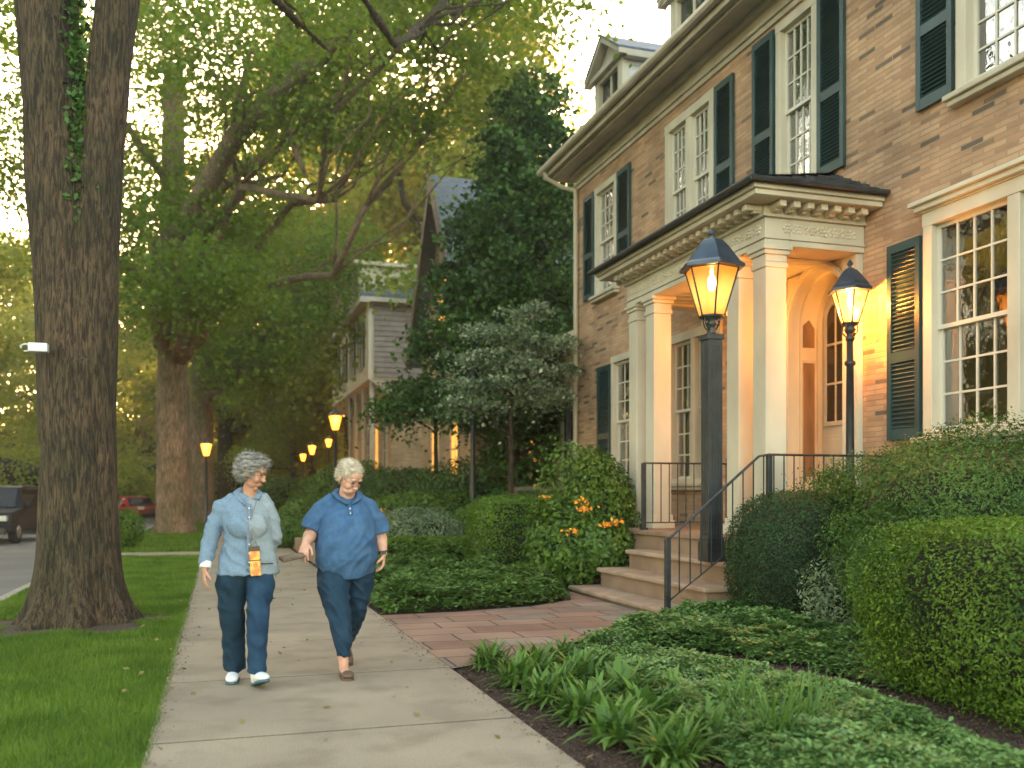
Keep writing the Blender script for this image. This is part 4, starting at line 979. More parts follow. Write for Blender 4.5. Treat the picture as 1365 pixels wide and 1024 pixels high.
# generic background trees, three crowns shared by the copies
protos = []
def bgtree(k, x, y, s, rz, label, m=None, sz=1.0, group='leafy trees in the background'):
    if k >= len(protos) or protos[k] is None: raise RuntimeError
    src, used = protos[k]
    if not used: o = src; protos[k][1] = True; o.parent = None
    else: o = copy_tree(src)
    o.location = (x, y, -.05); o.scale = (s, s, s*sz); o.rotation_euler = (0, 0, rz); tag(o, label, 'tree', group)
    if True:
        m = m or L_far
        for c in ALLCH(o):
            if c.name.startswith('crown'): c.material_slots[0].link = 'OBJECT'; c.material_slots[0].material = m
    return o
for k in range(3):
    rg = random.Random(50+k); bl = []
    for i in range(9):
        a = i*2.4+k; r_ = rg.uniform(1.2, 3.6); bl.append((r_*math.cos(a), r_*math.sin(a), 4.2+i*.95, 2.3-.08*i, 2.3-.08*i, 1.5, 40))
    protos.append([tree('background_tree', (0, 0, 0), 9.5, .34, bl, .17, 80, .46, L_far, M_bark, 60+k, None, group='leafy trees in the background'), False])
BG = [
 # across the road, left
 (0, -13.5, 27, 1.05, .3, 'leafy tree across the road at the far left edge', L_gold), (1, -15, 36, 1.1, 1.2, 'dense tree across the road behind the parked dark vehicle', None),
 (2, -13, 46, 1.15, 2.2, 'tall tree across the road seen just left of the big trunk', None), (0, -15, 58, 1.3, 2.9, 'tree across the road, seen right of the big trunk above the red car', L_far),
 (1, -10.5, 72, 1.35, 4.0, 'distant tree closing the far end of the road', L_far), (2, -18, 80, 1.7, 5.0, 'tall distant tree rising above the others across the road', L_far),
 (0, -4.5, 92, 1.5, .9, 'distant tree seen between the two trunks', L_gold), (1, 2, 84, 1.35, 1.9, 'distant green tree above the grey-haired woman', L_far),
 (2, 6.5, 74, 1.15, 2.5, 'distant tree above the row of small lit lamps', L_far), (0, 4.5, 60, .85, 3.4, 'medium tree behind the farthest street lamps', L_far),
 (1, 11, 96, 1.5, 4.4, 'tall hazy tree behind the cream house', L_gold), (2, 19, 66, 1.6, 5.2, 'tall tree behind the gabled roof', L_far),
 (0, 25, 58, 1.55, 1.4, 'yellow-green tree top in the sky gap above the dark tree', L_gold), (1, 22, 46, 1.25, 2.0, 'green tree behind the dark conical tree', L_far),
 (2, 29, 45, 1.5, 3.3, 'tree top beside the white dormer', L_far), (1, 6.4, 68, 1.0, .2, 'round tree at the bend of the sidewalk', L_far),
 (0, -26, 34, 1.7, .8, 'tall tree in the second row across the road', L_far), (2, -24, 52, 1.8, .1, 'pale tall tree at the back across the road', L_gold),
 (0, *at(470, 64), 1.95, .4, 'broad hazy tree rising directly behind the cream house', L_gold), (1, *at(575, 52), 2.15, 1.1, 'tall tree filling the gap left of the gabled roof', L_far),
 (2, *at(665, 58), 2.1, 2.1, 'golden tree top high behind the dark tree', L_gold), (0, *at(380, 72), 2.0, 3.3, 'big hazy tree over the row of lit lamps', L_gold),
 (1, *at(770, 62), 1.55, 4.1, 'golden tree top left of the white dormer', L_gold), (2, *at(300, 66), 1.7, 5.1, 'big tree between the second trunk and the lamps', L_far),
 (0, *at(500, 74), 2.7, 2.2, 'highest pale tree in the far distance', L_gold), (1, *at(200, 95), 2.2, .2, 'high far tree glimpsed between the street trunks', L_far),
 (1, -14, 17, 1.1, .1, 'tree across the road reflected in the windows', L_far), (0, -16, 8, 1.2, 1.0, 'tree opposite the brick house across the road', L_far),
]
for k, x, y, s, rz, lab, m in BG: bgtree(k, x, y, s, rz, lab, m)

# the dark conical tree by the far corner of the brick house
tree('evergreen_tree', (7.6, 24.2, 0), 11.2, .22,
     [(.7, 0, 12.0, .95, .9, 1.1, 46), (.5, 0, 10.5, 1.45, 1.4, 1.2, 100), (.25, 0, 8.8, 1.9, 1.8, 1.3, 160), (0, 0, 7.0, 2.3, 2.1, 1.2, 200), (-.2, 0, 5.5, 2.5, 2.0, 1.1, 200), (-.2, -.2, 4.0, 2.0, 1.9, 1.0, 140), (.6, 0, 2.7, 1.5, 1.5, .9, 70)],
     .15, 62, .26, L_dark, M_bark, 31, 'tall dark green tree with dense crown against the far end of the brick house', flare=.1, split=.15)
tree('pale_dogwood', (5.9, 18.9, 0), 3.6, .06,
     [(.3, 0, 5.3, .55, .6, .10, 18), (-.2, .1, 4.85, .9, .8, .10, 32), (.7, -.2, 4.6, .8, .7, .10, 30), (-.4, .1, 4.3, 1.1, .8, .10, 40), (.5, -.2, 4.05, 1.0, .8, .10, 36), (-.3, -.2, 3.7, 1.25, .9, .12, 52), (.7, .1, 3.5, .9, .8, .12, 34), (-.9, 0, 3.3, .7, .6, .10, 24)],
     .08, 44, .17, L_dog, M_bark, 33, 'small pale-leaved layered tree in front of the dark tree', flare=.03, cat='small tree', split=.5)
tree('overhanging_shrub_tree', (6.0, 26.5, 0), 4.2, .08,
     [(.2, 0, 4.3, 1.9, 1.2, .5, 90), (-.9, -.2, 3.8, 1.0, .8, .4, 45), (1.3, .2, 4.5, 1.2, 1.0, .5, 60)],
     .13, 44, .24, L_dark, M_bark, 35, 'dark leafy bough spreading in front of the gabled house', flare=.03, cat='small tree', split=.5)

# ------------------------------------------------------------------ hedges and bushes
G = 'shrubs of the front gardens'
def B(name, px, d, w, h, n, size, m, p=2.0, lump=.15, seed=0, label='', dy=None, z=0.0, **k):
    x, y = at(px, d); return bush(name, (x, y, z), (w/2, (dy or w)/2, h/2), n, size, m, p, lump, seed, label=label, **k)
bush('clipped_box_bush', (5.66, 8.32, -.02), (.64, .62, .70), 42000, .024, L_box, 2.7, .03, 40, depth=.05, label='round clipped dark boxwood bush in front of the porch railing', core=.9)
bush('front_hedge', (5.42, 4.72, 0), (1.12, .98, .575), 80000, .030, L_hedge, 7, .07, 41, lk=60, depth=.16, label='square-topped bright green hedge at the right edge in the foreground', core=.84, cat='hedge', aspect=.45, up=.5)
bush('yew_shrub', (6.62, 7.05, 0), (.82, 1.5, .90), 80000, .036, L_yew, 3.0, .24, 42, lk=60, depth=.25, label='broad feathery green shrub under the ground floor window', core=.75, aspect=.4)
bush('feathery_shrub', (5.66, 6.65, 0), (.52, .56, .64), 30000, .036, L_yew, 2.2, .30, 43, lk=50, depth=.3, label='loose feathery shrub between the boxwood ball and the square hedge', core=.7, aspect=.4)
bush('silvery_shrub', (5.52, 7.28, 0), (.36, .30, .36), 5000, .045, L_pale, 2.0, .3, 44, depth=.5, label='small silvery loose shrub at the right foot of the boxwood ball', core=.5, aspect=.4)
bush('leafy_shrub', (6.25, 8.5, .3), (.36, .36, .66), 3000, .06, L_mid, 2.0, .3, 49, depth=.5, label='spiky green shrub rising behind the boxwood ball', core=.5)
bush('square_hedge', (4.82, 15.3, 0), (.70, .62, .66), 18000, .042, L_hedge, 6, .05, 45, depth=.12, label='square clipped hedge block left of the flowering shrub', core=.86, cat='hedge')
bush('tall_leafy_shrub', (5.50, 13.35, .1), (.66, .62, .95), 13000, .07, L_mid, 2.1, .38, 46, lk=50, depth=.5, label='tall light green shrub in front of the far porch columns', core=.7)
bush('broadleaf_shrub', (4.85, 12.75, 0), (.62, .55, .58), 6500, .095, L_mid, 2.2, .34, 47, lk=45, depth=.45, label='broad-leaved shrub with yellow blooms at the foot of the steps', core=.7)
bush('lower_broadleaf_shrub', (5.25, 12.45, 0.2), (.42, .35, .42), 2600, .09, L_hosta, 2.2, .2, 48, depth=.35, label='yellow-green leafy plant overhanging the top of the steps', core=.65)
bush('low_hedge', (3.9, 18.4, 0), (1.2, .35, .26), 14000, .045, L_hedge, 5, .05, 50, depth=.15, label='long low clipped hedge behind the blond woman', core=.85, cat='hedge')
for i, (px, d, w, h, m, n, s, lab) in enumerate([
    (560, 19.5, 1.6, 1.05, L_pale, 9000, .06, 'rounded grey-green bush beyond the low hedge'),
    (560, 24, 3.2, 1.35, L_mid, 12000, .09, 'spreading bright green bush in the middle garden'),
    (500, 22.0, 1.0, .9, L_mid, 5000, .07, 'small yellowish bush just right of the blond woman'),
    (640, 21, 1.6, 1.15, L_mid, 7000, .08, 'green bush at the foot of the black garden post'),
    (640, 27, 4.2, 2.2, L_dark, 16000, .10, 'large dark bush under the gabled house'),
    (545, 31, 3.4, 2.1, L_dark, 12000, .11, 'dark rounded bush in front of the lit window'),
    (585, 36, 4.0, 2.4, L_dark, 12000, .12, 'dark bush against the wall of the gabled house'),
    (470, 34, 3.0, 2.5, L_mid, 10000, .11, 'tall bush just right of the large orange lamp'),
    (440, 42, 3.2, 2.2, L_mid, 9000, .13, 'bush below the middle street lamps'),
    (415, 30, 2.0, 1.2, L_mid, 7000, .09, 'low bush beside the sidewalk left of the blond woman'),
    (395, 24, 1.6, .75, L_mid, 6000, .07, 'low shrub between the two walkers'),
    (390, 50, 4.2, 2.3, L_mid, 9000, .15, 'distant bush between the two walkers heads'),
    (705, 22.5, 2.2, 1.5, L_dark, 9000, .08, 'shadowy bush under the pale-leaved tree'),
    (730, 17.8, 1.6, 1.0, L_mid, 7000, .07, 'leafy bush behind the square hedge'),
    (660, 17.5, .9, .55, L_pale, 3000, .06, 'low pale plant left of the square hedge'),
    (166, 23.5, .75, .95, L_hedge, 5000, .05, 'small upright hedge on the verge beside the big trunk'),
    (330, 75, 14, 4.6, L_far, 12000, .3, 'far hedge behind the grey-haired woman'),
    (200, 78, 16, 4.6, L_far, 12000, .3, 'far hedge closing the road'),
    (60, 60, 14, 4.2, L_far, 26000, .26, 'long bank of bushes across the road behind the vehicle'),
    (280, 108, 60, 11, L_far, 26000, .45, 'tall far thicket closing the view at the end of the street'),
    (-160, 75, 40, 8, L_far, 20000, .4, 'tall thicket beyond the road at the far left'),
    (-40, 42, 9, 3.6, L_far, 9000, .22, 'bush bank at the far left across the road'),
    ]):
    B('garden_bush', px, d, w, h, n, s, m, 2.2, .2, 70+i, lab, depth=.3, core=.75, group=G)

# flowers on the broad-leaved shrubs
rng = np.random.default_rng(77)
for i, (x, y, z, lab) in enumerate([(4.95, 12.35, 1.16, 'cluster of orange-yellow blooms on top of the broad-leaved shrub'), (4.55, 12.9, 1.32, 'single yellow bloom at the left of the flowering shrub'),
                                 (5.2, 12.15, .93, 'yellow blooms beside the top step'), (5.32, 12.05, .98, 'small yellow blooms nearest the iron railing'), (5.0, 12.6, 1.27, 'orange blooms high in the shrub'), (4.75, 12.3, .85, 'low orange bloom among the broad leaves')]):
    P = rng.normal(size=(26 if i != 0 else 50, 3))*np.array([.055, .05, .018]); V = leafquads(rng, P, unit(rng.normal(size=P.shape)+[0, -.5, 1]), .055, .6)
    o = npmesh('flowers', V, 4, M_flower); o.location = (x, y, z); tag(o, lab, 'flowers', 'yellow flowers by the steps')
x, y = at(494, 21.3); P = rng.normal(size=(120, 3))*np.array([.3, .2, .06]); o = npmesh('flowers', leafquads(rng, P, unit(rng.normal(size=P.shape)+[0, -.5, 1]), .06, .6), 4, M_flower); o.location = (x, y, .93)
tag(o, 'pale yellow blooms beside the blond woman in the middle garden', 'flowers')

# strap-leaved plants along the walk
def strap_plant(name, x, y, n, L, wd, seed, label, m=L_hosta, droop=1.15, cat='plant'):
    rng = np.random.default_rng(seed); Vs = []
    for i in range(n):
        a = rng.uniform(0, 6.28); el = rng.uniform(.35, 1.35); l = L*rng.uniform(.6, 1.15); w_ = wd*rng.uniform(.6, 1.3)
        p = np.array([rng.normal()*.05, rng.normal()*.05, .02]); d = np.array([math.cos(a)*math.cos(el), math.sin(a)*math.cos(el), math.sin(el)])
        side = np.array([-math.sin(a), math.cos(a), 0]); K = 6; pr = None
        for k in range(K+1):
            t = k/K; ww = w_*math.sin(math.pi*min(1, .12+t*.88))**.8*side*.5
            cur = (p-ww, p+ww)
            if pr is not None: Vs.append([pr[0], pr[1], cur[1], cur[0]])
            pr = cur; p = p+d*l/K; d = d+np.array([0, 0, -droop/K*1.2]); d /= np.linalg.norm(d)
            if p[2] < .02: p[2] = .02
    V = np.array(Vs); me = npmesh(name, V, 4, m); me.location = (x, y, 0)
    bm = bmesh.new(); bm.from_mesh(me.data); bmesh.ops.remove_doubles(bm, verts=bm.verts, dist=1e-5); bm.to_mesh(me.data); bm.free()
    me.data.polygons.foreach_set('use_smooth', [True]*len(me.data.polygons)); tag(me, label, cat, 'strap-leaved plants along the sidewalk'); return me
sp = [(2.02, 7.02, .34, .035, 'leafy clump farthest from the camera in the mulch border, by the path corner'), (2.30, 6.72, .40, .045, 'tall leafy clump second from the path corner'), (2.60, 6.95, .34, .04, 'leafy clump at the edge of the flagstone path'),
      (2.02, 6.30, .36, .04, 'drooping clump overhanging the mulch beyond the last joint'), (2.42, 6.15, .40, .05, 'wide-leaved clump in the middle of the border'), (2.02, 5.72, .36, .04, 'clump leaning over the mulch, middle of the border'),
      (2.50, 5.60, .42, .075, 'broad yellow-green leafed clump against the ground cover'), (2.08, 5.22, .36, .05, 'blue-green drooping clump, third from the bottom edge'), (2.48, 5.05, .38, .08, 'broad-leaved clump beside the grass tuft'),
      (2.10, 4.72, .38, .05, 'large drooping clump, second from the bottom edge'), (2.52, 4.52, .36, .045, 'clump in front of the grassy tuft'), (2.16, 4.25, .36, .04, 'nearest drooping clump at the bottom edge')]
for i, (x, y, L, wd, lab) in enumerate(sp): strap_plant('border_plant', x, y, 170 if wd < .06 else 80, L*.72, wd*.72, 100+i, lab)
for i, (x, y, lab) in enumerate([(2.25, 6.45, 'small leafy clump tucked between the farthest border plants'), (2.66, 6.40, 'small clump against the ground cover below the path corner'), (2.22, 5.98, 'small drooping clump between two larger ones mid border'),
        (2.72, 5.80, 'small clump behind the wide-leaved plant'), (2.26, 5.45, 'small clump in the middle of the mulch border'), (2.74, 5.28, 'small clump just left of the ground cover mound'), (2.30, 4.95, 'small clump near the bottom of the border'), (2.30, 4.48, 'small clump between the two nearest border plants')]):
    strap_plant('border_plant', x, y, 120, .25, .032, 160+i, lab)
for i, (x, y, lab) in enumerate([(2.85, 4.75, 'fine grassy tuft near the bottom edge'), (3.10, 4.45, 'fine grassy tuft rightmost at the bottom edge'), (2.75, 4.25, 'wispy grass tuft cut by the bottom edge')]):
    strap_plant('grass_tuft', x, y, 150, .42, .010, 130+i, lab, L_hosta, .7, 'grass tuft')
for i, (x, y, lab) in enumerate([(4.55, 12.45, 'hosta with long hanging leaves left of the bottom step'), (4.30, 12.7, 'hosta with broad ribbed leaves at the path edge')]):
    strap_plant('hosta', x, y, 60, .55, .10, 140+i, lab, L_mid, 1.0, 'plant')
strap_plant('yucca', 6.35, 8.3, 40, .5, .035, 150, 'spiky yucca poking out above the boxwood ball', L_mid, .3).location.z = 1.05

# ground covers
MULCHP = [(1.75, 3.2), (1.75, 7.0), (2.3, 7.2), (3.0, 7.7), (3.8, 8.3), (4.55, 8.9)]
cover('pachysandra_bed', [(2.35, 3.1), (2.45, 5.0), (2.5, 6.4), (2.62, 7.05), (3.1, 7.15), (3.5, 6.75), (3.85, 6.1), (4.02, 5.2), (3.9, 4.4), (3.7, 3.1)], 3400, .043, .13, L_pach, 200,
      'mounded pale-edged ground cover filling the foreground bed', rough=.015)
cover('pachysandra_band', [(2.85, 7.5), (3.7, 8.18), (4.6, 8.95), (5.3, 8.9), (5.6, 7.8), (5.3, 6.7), (4.85, 5.2), (4.45, 5.3), (4.38, 6.3), (4.05, 7.0), (3.6, 7.35)], 2300, .058, .17, L_pach, 201,
      'taller ground cover band between the mulch strip and the boxwood ball', rough=.02)
cover('ground_cover_mound', [(1.78, 10.48), (2.6, 10.52), (3.6, 10.78), (4.25, 11.2), (4.45, 12.2), (4.2, 14.4), (3.4, 15.6), (1.85, 17.5)], 900, .075, .24, L_gc, 202,
      'rounded bright green ground cover mound beyond the flagstone path', rough=.03, hn=.45)
cover('back_ground_cover', [(2.2, 17.6), (5.2, 15.8), (6.8, 17.0), (6.8, 40), (2.4, 40)], 70, .16, .3, L_mid, 203,
      'green ground cover between the garden bushes', rough=.06)
# fallen bits of mulch and leaves
rng = np.random.default_rng(12)
P = np.column_stack([rng.uniform(1.74, 5.2, 30000), rng.uniform(3.2, 8.8, 30000), rng.uniform(0, .012, 30000)]); P = P[(P[:, 0] < 2.6) | (P[:, 0] > 3.0)]
P = P[~inpoly(P[:, :2], PATH)]
o = npmesh('mulch_chips', leafquads(rng, P, unit(rng.normal(size=P.shape)*.5+[0, 0, 1]), .03, .3), 4, mat('bark_chips', (.03, .016, .010), .9, (.13, .07, .045), 60)); tag(o, 'dark bark mulch chips in the border beside the sidewalk', 'mulch', kind='stuff')
P = np.column_stack([np.where(rng.uniform(size=900) < .5, SW0+np.abs(rng.normal(size=900))*.06, SW1-np.abs(rng.normal(size=900))*.05), rng.uniform(4, 14, 900), np.full(900, .026)])
o = npmesh('leaf_litter', leafquads(rng, P, unit(rng.normal(size=P.shape)*.3+[0, 0, 1]), .022, .5), 4, mat('dry_leaves', (.10, .06, .03), .9, (.22, .14, .07), 60)); tag(o, 'dry leaf crumbs along both edges of the sidewalk', 'litter', kind='stuff')

rng = np.random.default_rng(19); P = np.column_stack([rng.uniform(KX, SW1+.2, 200), rng.uniform(4.2, 20, 200), np.full(200, .03)]); P[P[:, 0] < SW0, 2] = .05
o = npmesh('fallen_leaves', leafquads(rng, P, unit(rng.normal(size=P.shape)*.4+[0, 0, 1]), .045, .7), 4, mat('fallen_leaf', (.20, .13, .04), .8, (.10, .13, .03), 6)); tag(o, 'scattered fallen leaves on the lawn and sidewalk', 'litter', kind='stuff')
# ------------------------------------------------------------------ cars
def car(name, label, x, y, rz, body, L, W, H, suv=True):
    o = empty(name, (x, y, -.13), label, 'car', None, rz)      # front faces local -y
    M_body = mat('car_paint_'+name, body, .6, spec=.2)
    hb = H*.55
    def side(k):  # profile along y from the front (-L/2) : (y, z)
        return [(-L/2, .35), (-L/2-.02, .62), (-L/2+.12, hb*.98), (-L/2+L*.24, hb*1.10), (-L/2+L*.36, H*.97), (-L/2+L*.46, H), (L/2-L*(.10 if suv else .28), H*.98), (L/2-.03 if suv else L/2-.35, hb*1.15), (L/2, hb), (L/2, .35)]
    mbb = MB(); pr = side(0); n_ = len(pr); cols = []
    for u, sc_, zc in ((-1, .94, 0), (-.96, 1, 0), (-.5, 1, 0), (0, 1, 0), (.5, 1, 0), (.96, 1, 0), (1, .94, 0)):
        for (yy, zz) in pr:
            xx = u*W/2*(1 if zz < hb*1.12 else .80); mbb.v.append((xx, yy*(1 if abs(u) < .9 else .985)+ (abs(u)**3*.10 if yy < 0 else -abs(u)**3*.06), zz))
    for c in range(6):
        for i in range(n_): a = c*n_+i; b = c*n_+(i+1) % n_; mbb.f.append((a, b, b+n_, a+n_)); mbb.mi.append(0)
    mbb.f += [tuple(range(n_)), tuple(6*n_+i for i in reversed(range(n_)))]; mbb.mi += [0, 0]
    b = mbb.build('body', M_body, o, bevel=.03, smooth=False)
    g = MB(); y0, z0 = pr[3]; y1, z1 = pr[4]; W2 = W/2*.74
    g.add([(-W2*1.12, y0+.06, z0+.03), (W2*1.12, y0+.06, z0+.03), (W2, y1-.0, z1-.03), (-W2, y1-.0, z1-.03)], [(0, 1, 2, 3)])
    g.xform(Matrix.Translation((0, -.025, .012))); g.build('windscreen', M_carglass, o)
    g = MB()
    for s in (-1, 1):
        xs_ = s*(W/2*.905+.004)
        g.add([(xs_*1.02, y0+.25, hb*1.16), (xs_*1.02, L/2-L*.16, hb*1.16), (xs_*.93, L/2-L*.18, H*.93), (xs_*.93, y1+.1, H*.93)], [(0, 1, 2, 3)])
    g.build('side_glass', M_carglass, o)
    gr = MB()
    for k in range(4): gr.box(-W*.27, W*.27, -L/2-.06, -L/2+.0, .55+.09*k, .60+.09*k)
    gr.build('grille', mat('chrome_'+name, (.5, .5, .5), .25, metal=1), o)
    for s in (-1, 1):
        h = MB(); h.box(s*W*.40-.13, s*W*.40+.13, -L/2-.03, -L/2+.16, .70, .86); h.build('headlight', mat('headlight_'+name, (.6, .6, .55), .15), o, bevel=.02)
        h = MB(); h.box(s*(W/2+.10)-.10, s*(W/2+.10)+.10, y0+.35, y0+.47, hb*1.12, hb*1.12+.15); h.build('mirror', M_body, o, bevel=.02)
    bp = MB(); bp.box(-W*.46, W*.46, -L/2-.08, -L/2+.1, .30, .50); bp.build('bumper', mat('bumper_'+name, (.02, .02, .02), .5), o, bevel=.03)
    for sx_ in (-1, 1):
        for yy in (-L*.31, L*.30):
            w_ = MB(); xx = sx_*(W/2-.10); w_.tube([(xx-.11, yy, .35), (xx+.11, yy, .35)], [.35, .35], 22); wo_ = w_.build('wheel', mat('tyre_'+name, (.015, .015, .015), .8), o, bevel=.02)
            r_ = MB(); r_.tube([(xx+sx_*.10, yy, .35), (xx+sx_*.125, yy, .35)], [.22, .19], 12); r_.build('rim', mat('rim_'+name, (.35, .35, .36), .3, metal=1), wo_)
    return o
x, y = at(0, 30); car('parked_car', 'dark parked vehicle facing the camera at the left edge of the road', x, y, R(-6), (.02, .022, .028), 4.7, 1.95, 1.78)
x, y = at(66, 38); car('parked_car', 'brownish parked car behind the dark one, mostly hidden by the big trunk', x, y, R(-4), (.10, .07, .06), 4.4, 1.8, 1.5, False)
x, y = at(176, 52); car('parked_car', 'small red car far down the road', x, y, R(35), (.35, .02, .015), 4.3, 1.75, 1.4, False)
# low pale wall across the road
o = empty('pale_wall', (-17.5, 30, 0), 'low pale stone wall behind the vehicles across the road', 'wall'); w = MB(); w.box(0, .3, 0, 60, -.1, 1.0); w.build('courses', M_cream, o); w = MB(); w.box(-.05, .35, 0, 60, 1.0, 1.08); w.build('coping', M_kerb, o)
# ------------------------------------------------------------------ people
def cloth(name, c1, c2, sc=30, weave=900, rough=.85, stretch=(1, 1, 1), bump=.25):
    m = mat(name, c1, rough, c2, sc, bump=bump, bscale=weave, spec=.2, stretch=stretch); return m
M_skin = mat('skin_warm', (0.38, 0.18, 0.115), .5, (0.48, 0.25, 0.17), 14, bump=.12, bscale=120)
M_skin2 = mat('skin_fair', (0.47, 0.24, 0.17), .5, (0.58, 0.33, 0.245), 14, bump=.12, bscale=120)
for mm in (M_skin, M_skin2):
    pp = mm.node_tree.nodes['Principled BSDF']; pp.inputs['Subsurface Weight'].default_value = .12; pp.inputs['Subsurface Radius'].default_value = (.012, .005, .003); pp.inputs['Subsurface Scale'].default_value = 1
M_hairg = mat('grey_hair', (0.10, 0.095, 0.09), .5, (0.42, 0.40, 0.37), 22, stretch=(1, 1, 3), bump=.5, bscale=60)
M_hairb = mat('blond_grey_hair', (0.46, 0.38, 0.28), .5, (0.74, 0.66, 0.54), 22, stretch=(1, 1, 3), bump=.5, bscale=60)
M_eye = mat('eye_dark', (.02, .015, .012), .2); M_lip = mat('lips', (.38, .12, .10), .4); M_brow = mat('brow', (.16, .13, .11), .8)
M_denim = cloth('pale_denim', (0.135, 0.20, 0.29), (0.165, 0.23, 0.32), 60, 1200, bump=.12)
M_knit = cloth('grey_knit', (0.21, 0.255, 0.30), (0.26, 0.30, 0.345), 90, 900, bump=.12)
M_polo = cloth('blue_polo', (0.040, 0.095, 0.20), (0.060, 0.125, 0.245), 18, 1400)
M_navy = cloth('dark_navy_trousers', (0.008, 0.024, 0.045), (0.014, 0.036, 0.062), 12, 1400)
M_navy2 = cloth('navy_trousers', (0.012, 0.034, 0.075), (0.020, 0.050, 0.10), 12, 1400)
M_teal = cloth('teal_capri', (0.010, 0.030, 0.060), (0.018, 0.043, 0.080), 12, 1400)
M_shoe = mat('white_shoe', (.62, .64, .68), .5, (.72, .73, .75), 12); M_sole = mat('shoe_sole', (.05, .11, .14), .7)
M_flat = mat('brown_flat', (.10, .055, .035), .5)

def head_shapes(mb, M, chub=1.0):
    T = Matrix.Translation
    def e(c, r, rot=None): mb.ball((0, 0, 0), r, 18, None); s = slice(len(mb.v)-(18*9+2), len(mb.v)); mb.v[s] = [tuple(M @ (T(c) @ (rot or Matrix())) @ Vector(v)) for v in mb.v[s]]
    e((0, .012, .028), (.074, .094, .092)); e((0, -.028, -.015), (.062*chub, .062, .085)); e((0, -.030, -.070), (.050*chub, .052, .042))
    e((0, -.068, -.100), (.022, .018, .018))
    for s in (-1, 1):
        e((s*.036*chub, -.064, -.032), (.026, .024, .026)); e((s*.078, .012, -.012), (.009, .018, .032)); e((s*.026, -.083, .030), (.026, .012, .010))
        e((s*.011, -.100, -.030), (.009, .010, .008))
    e((0, -.098, -.010), (.009, .012, .026)); e((0, -.108, -.026), (.011, .013, .011))
    e((0, -.088, -.058), (.025, .012, .007)); e((0, -.086, -.070), (.022, .012, .007)); e((0, -.055, .05), (.055, .035, .04))
def face_details(parent, M, glasses=False):
    def part(nm, m, fn): b = MB(); fn(b); b.v = [tuple(M @ Vector(v)) for v in b.v]; return b.build(nm, m, parent, smooth=True)
    for s in (-1, 1):
        part('eye', M_eye, lambda b: b.ball((s*.030, -.083, .008), (.013, .007, .005), 12))
        part('eyebrow', M_brow, lambda b: b.tube([(s*.012, -.099, .030), (s*.03, -.098, .036), (s*.048, -.086, .030)], [.003, .004, .002], 6))
    part('lips', M_lip, lambda b: b.tube([(-.022, -.094, -.064), (-.01, -.1015, -.061), (.01, -.1015, -.061), (.022, -.094, -.064)], [.002, .005, .005, .002], 8))
    if glasses:
        def gl(b):
            for s in (-1, 1):
                n = 16; pts = [(s*.032+.023*math.cos(2*math.pi*k/n), -.108, .006+.017*math.sin(2*math.pi*k/n)) for k in range(n+1)]; b.tube(pts, .0016, 5)
                b.tube([(s*.055, -.107, .010), (s*.074, -.06, .010), (s*.080, .01, .005)], .0016, 5)
            b.tube([(-.009, -.109, .012), (.009, -.109, .012)], .0016, 5)
        part('glasses', M_iron, gl)
def hair(name, M, m, parent, shapes, seed, strands=5200, ln=.035, vol=.0035, cut=None):
    b = MB()
    for c, r in shapes: b.ball(c, r, 20)
    b.v = [tuple(M @ Vector(v)) for v in b.v]
    def d(co):
        return np.array([vol*mnoise.noise(Vector((c[0]*28+seed, c[1]*28, c[2]*14)))*2 for c in co])
    h = fuse(b, name, m, parent, .005, 3, d)
    # wisps lying on the hair
    rng = np.random.default_rng(seed); me = h.data; n = len(me.vertices); co = np.empty(n*3, np.float32); no = np.empty(n*3, np.float32)
    me.vertices.foreach_get('co', co); me.vertex_normals.foreach_get('vector', no); co = co.reshape(-1, 3); no = no.reshape(-1, 3)
    k = rng.integers(0, n, strands); P = co[k]; Nn = no[k]; ctr = np.array(M @ Vector((0, .03, .09)))
    fl = unit(np.cross(np.cross(Nn, P-ctr), Nn)+rng.normal(size=P.shape)*.25+[0, 0, -.12])
    sd = unit(np.cross(fl, Nn)); w_ = .0012; L = (ln*rng.uniform(.5, 1.3, strands))[:, None]
    A = P+Nn*.001; Bm = P+fl*L*.5+Nn*.007; C = P+fl*L+Nn*.001*rng.normal(size=(strands, 1))
    V = np.concatenate([np.stack([A-sd*w_, A+sd*w_, Bm+sd*w_, Bm-sd*w_], 1), np.stack([Bm-sd*w_, Bm+sd*w_, C+sd*.0004, C-sd*.0004], 1)])
    t = npmesh('t', V, 4, m); bm = bmesh.new(); bm.from_mesh(me); bm.from_mesh(t.data); bm.to_mesh(me); bm.free(); bpy.data.objects.remove(t)
    return h
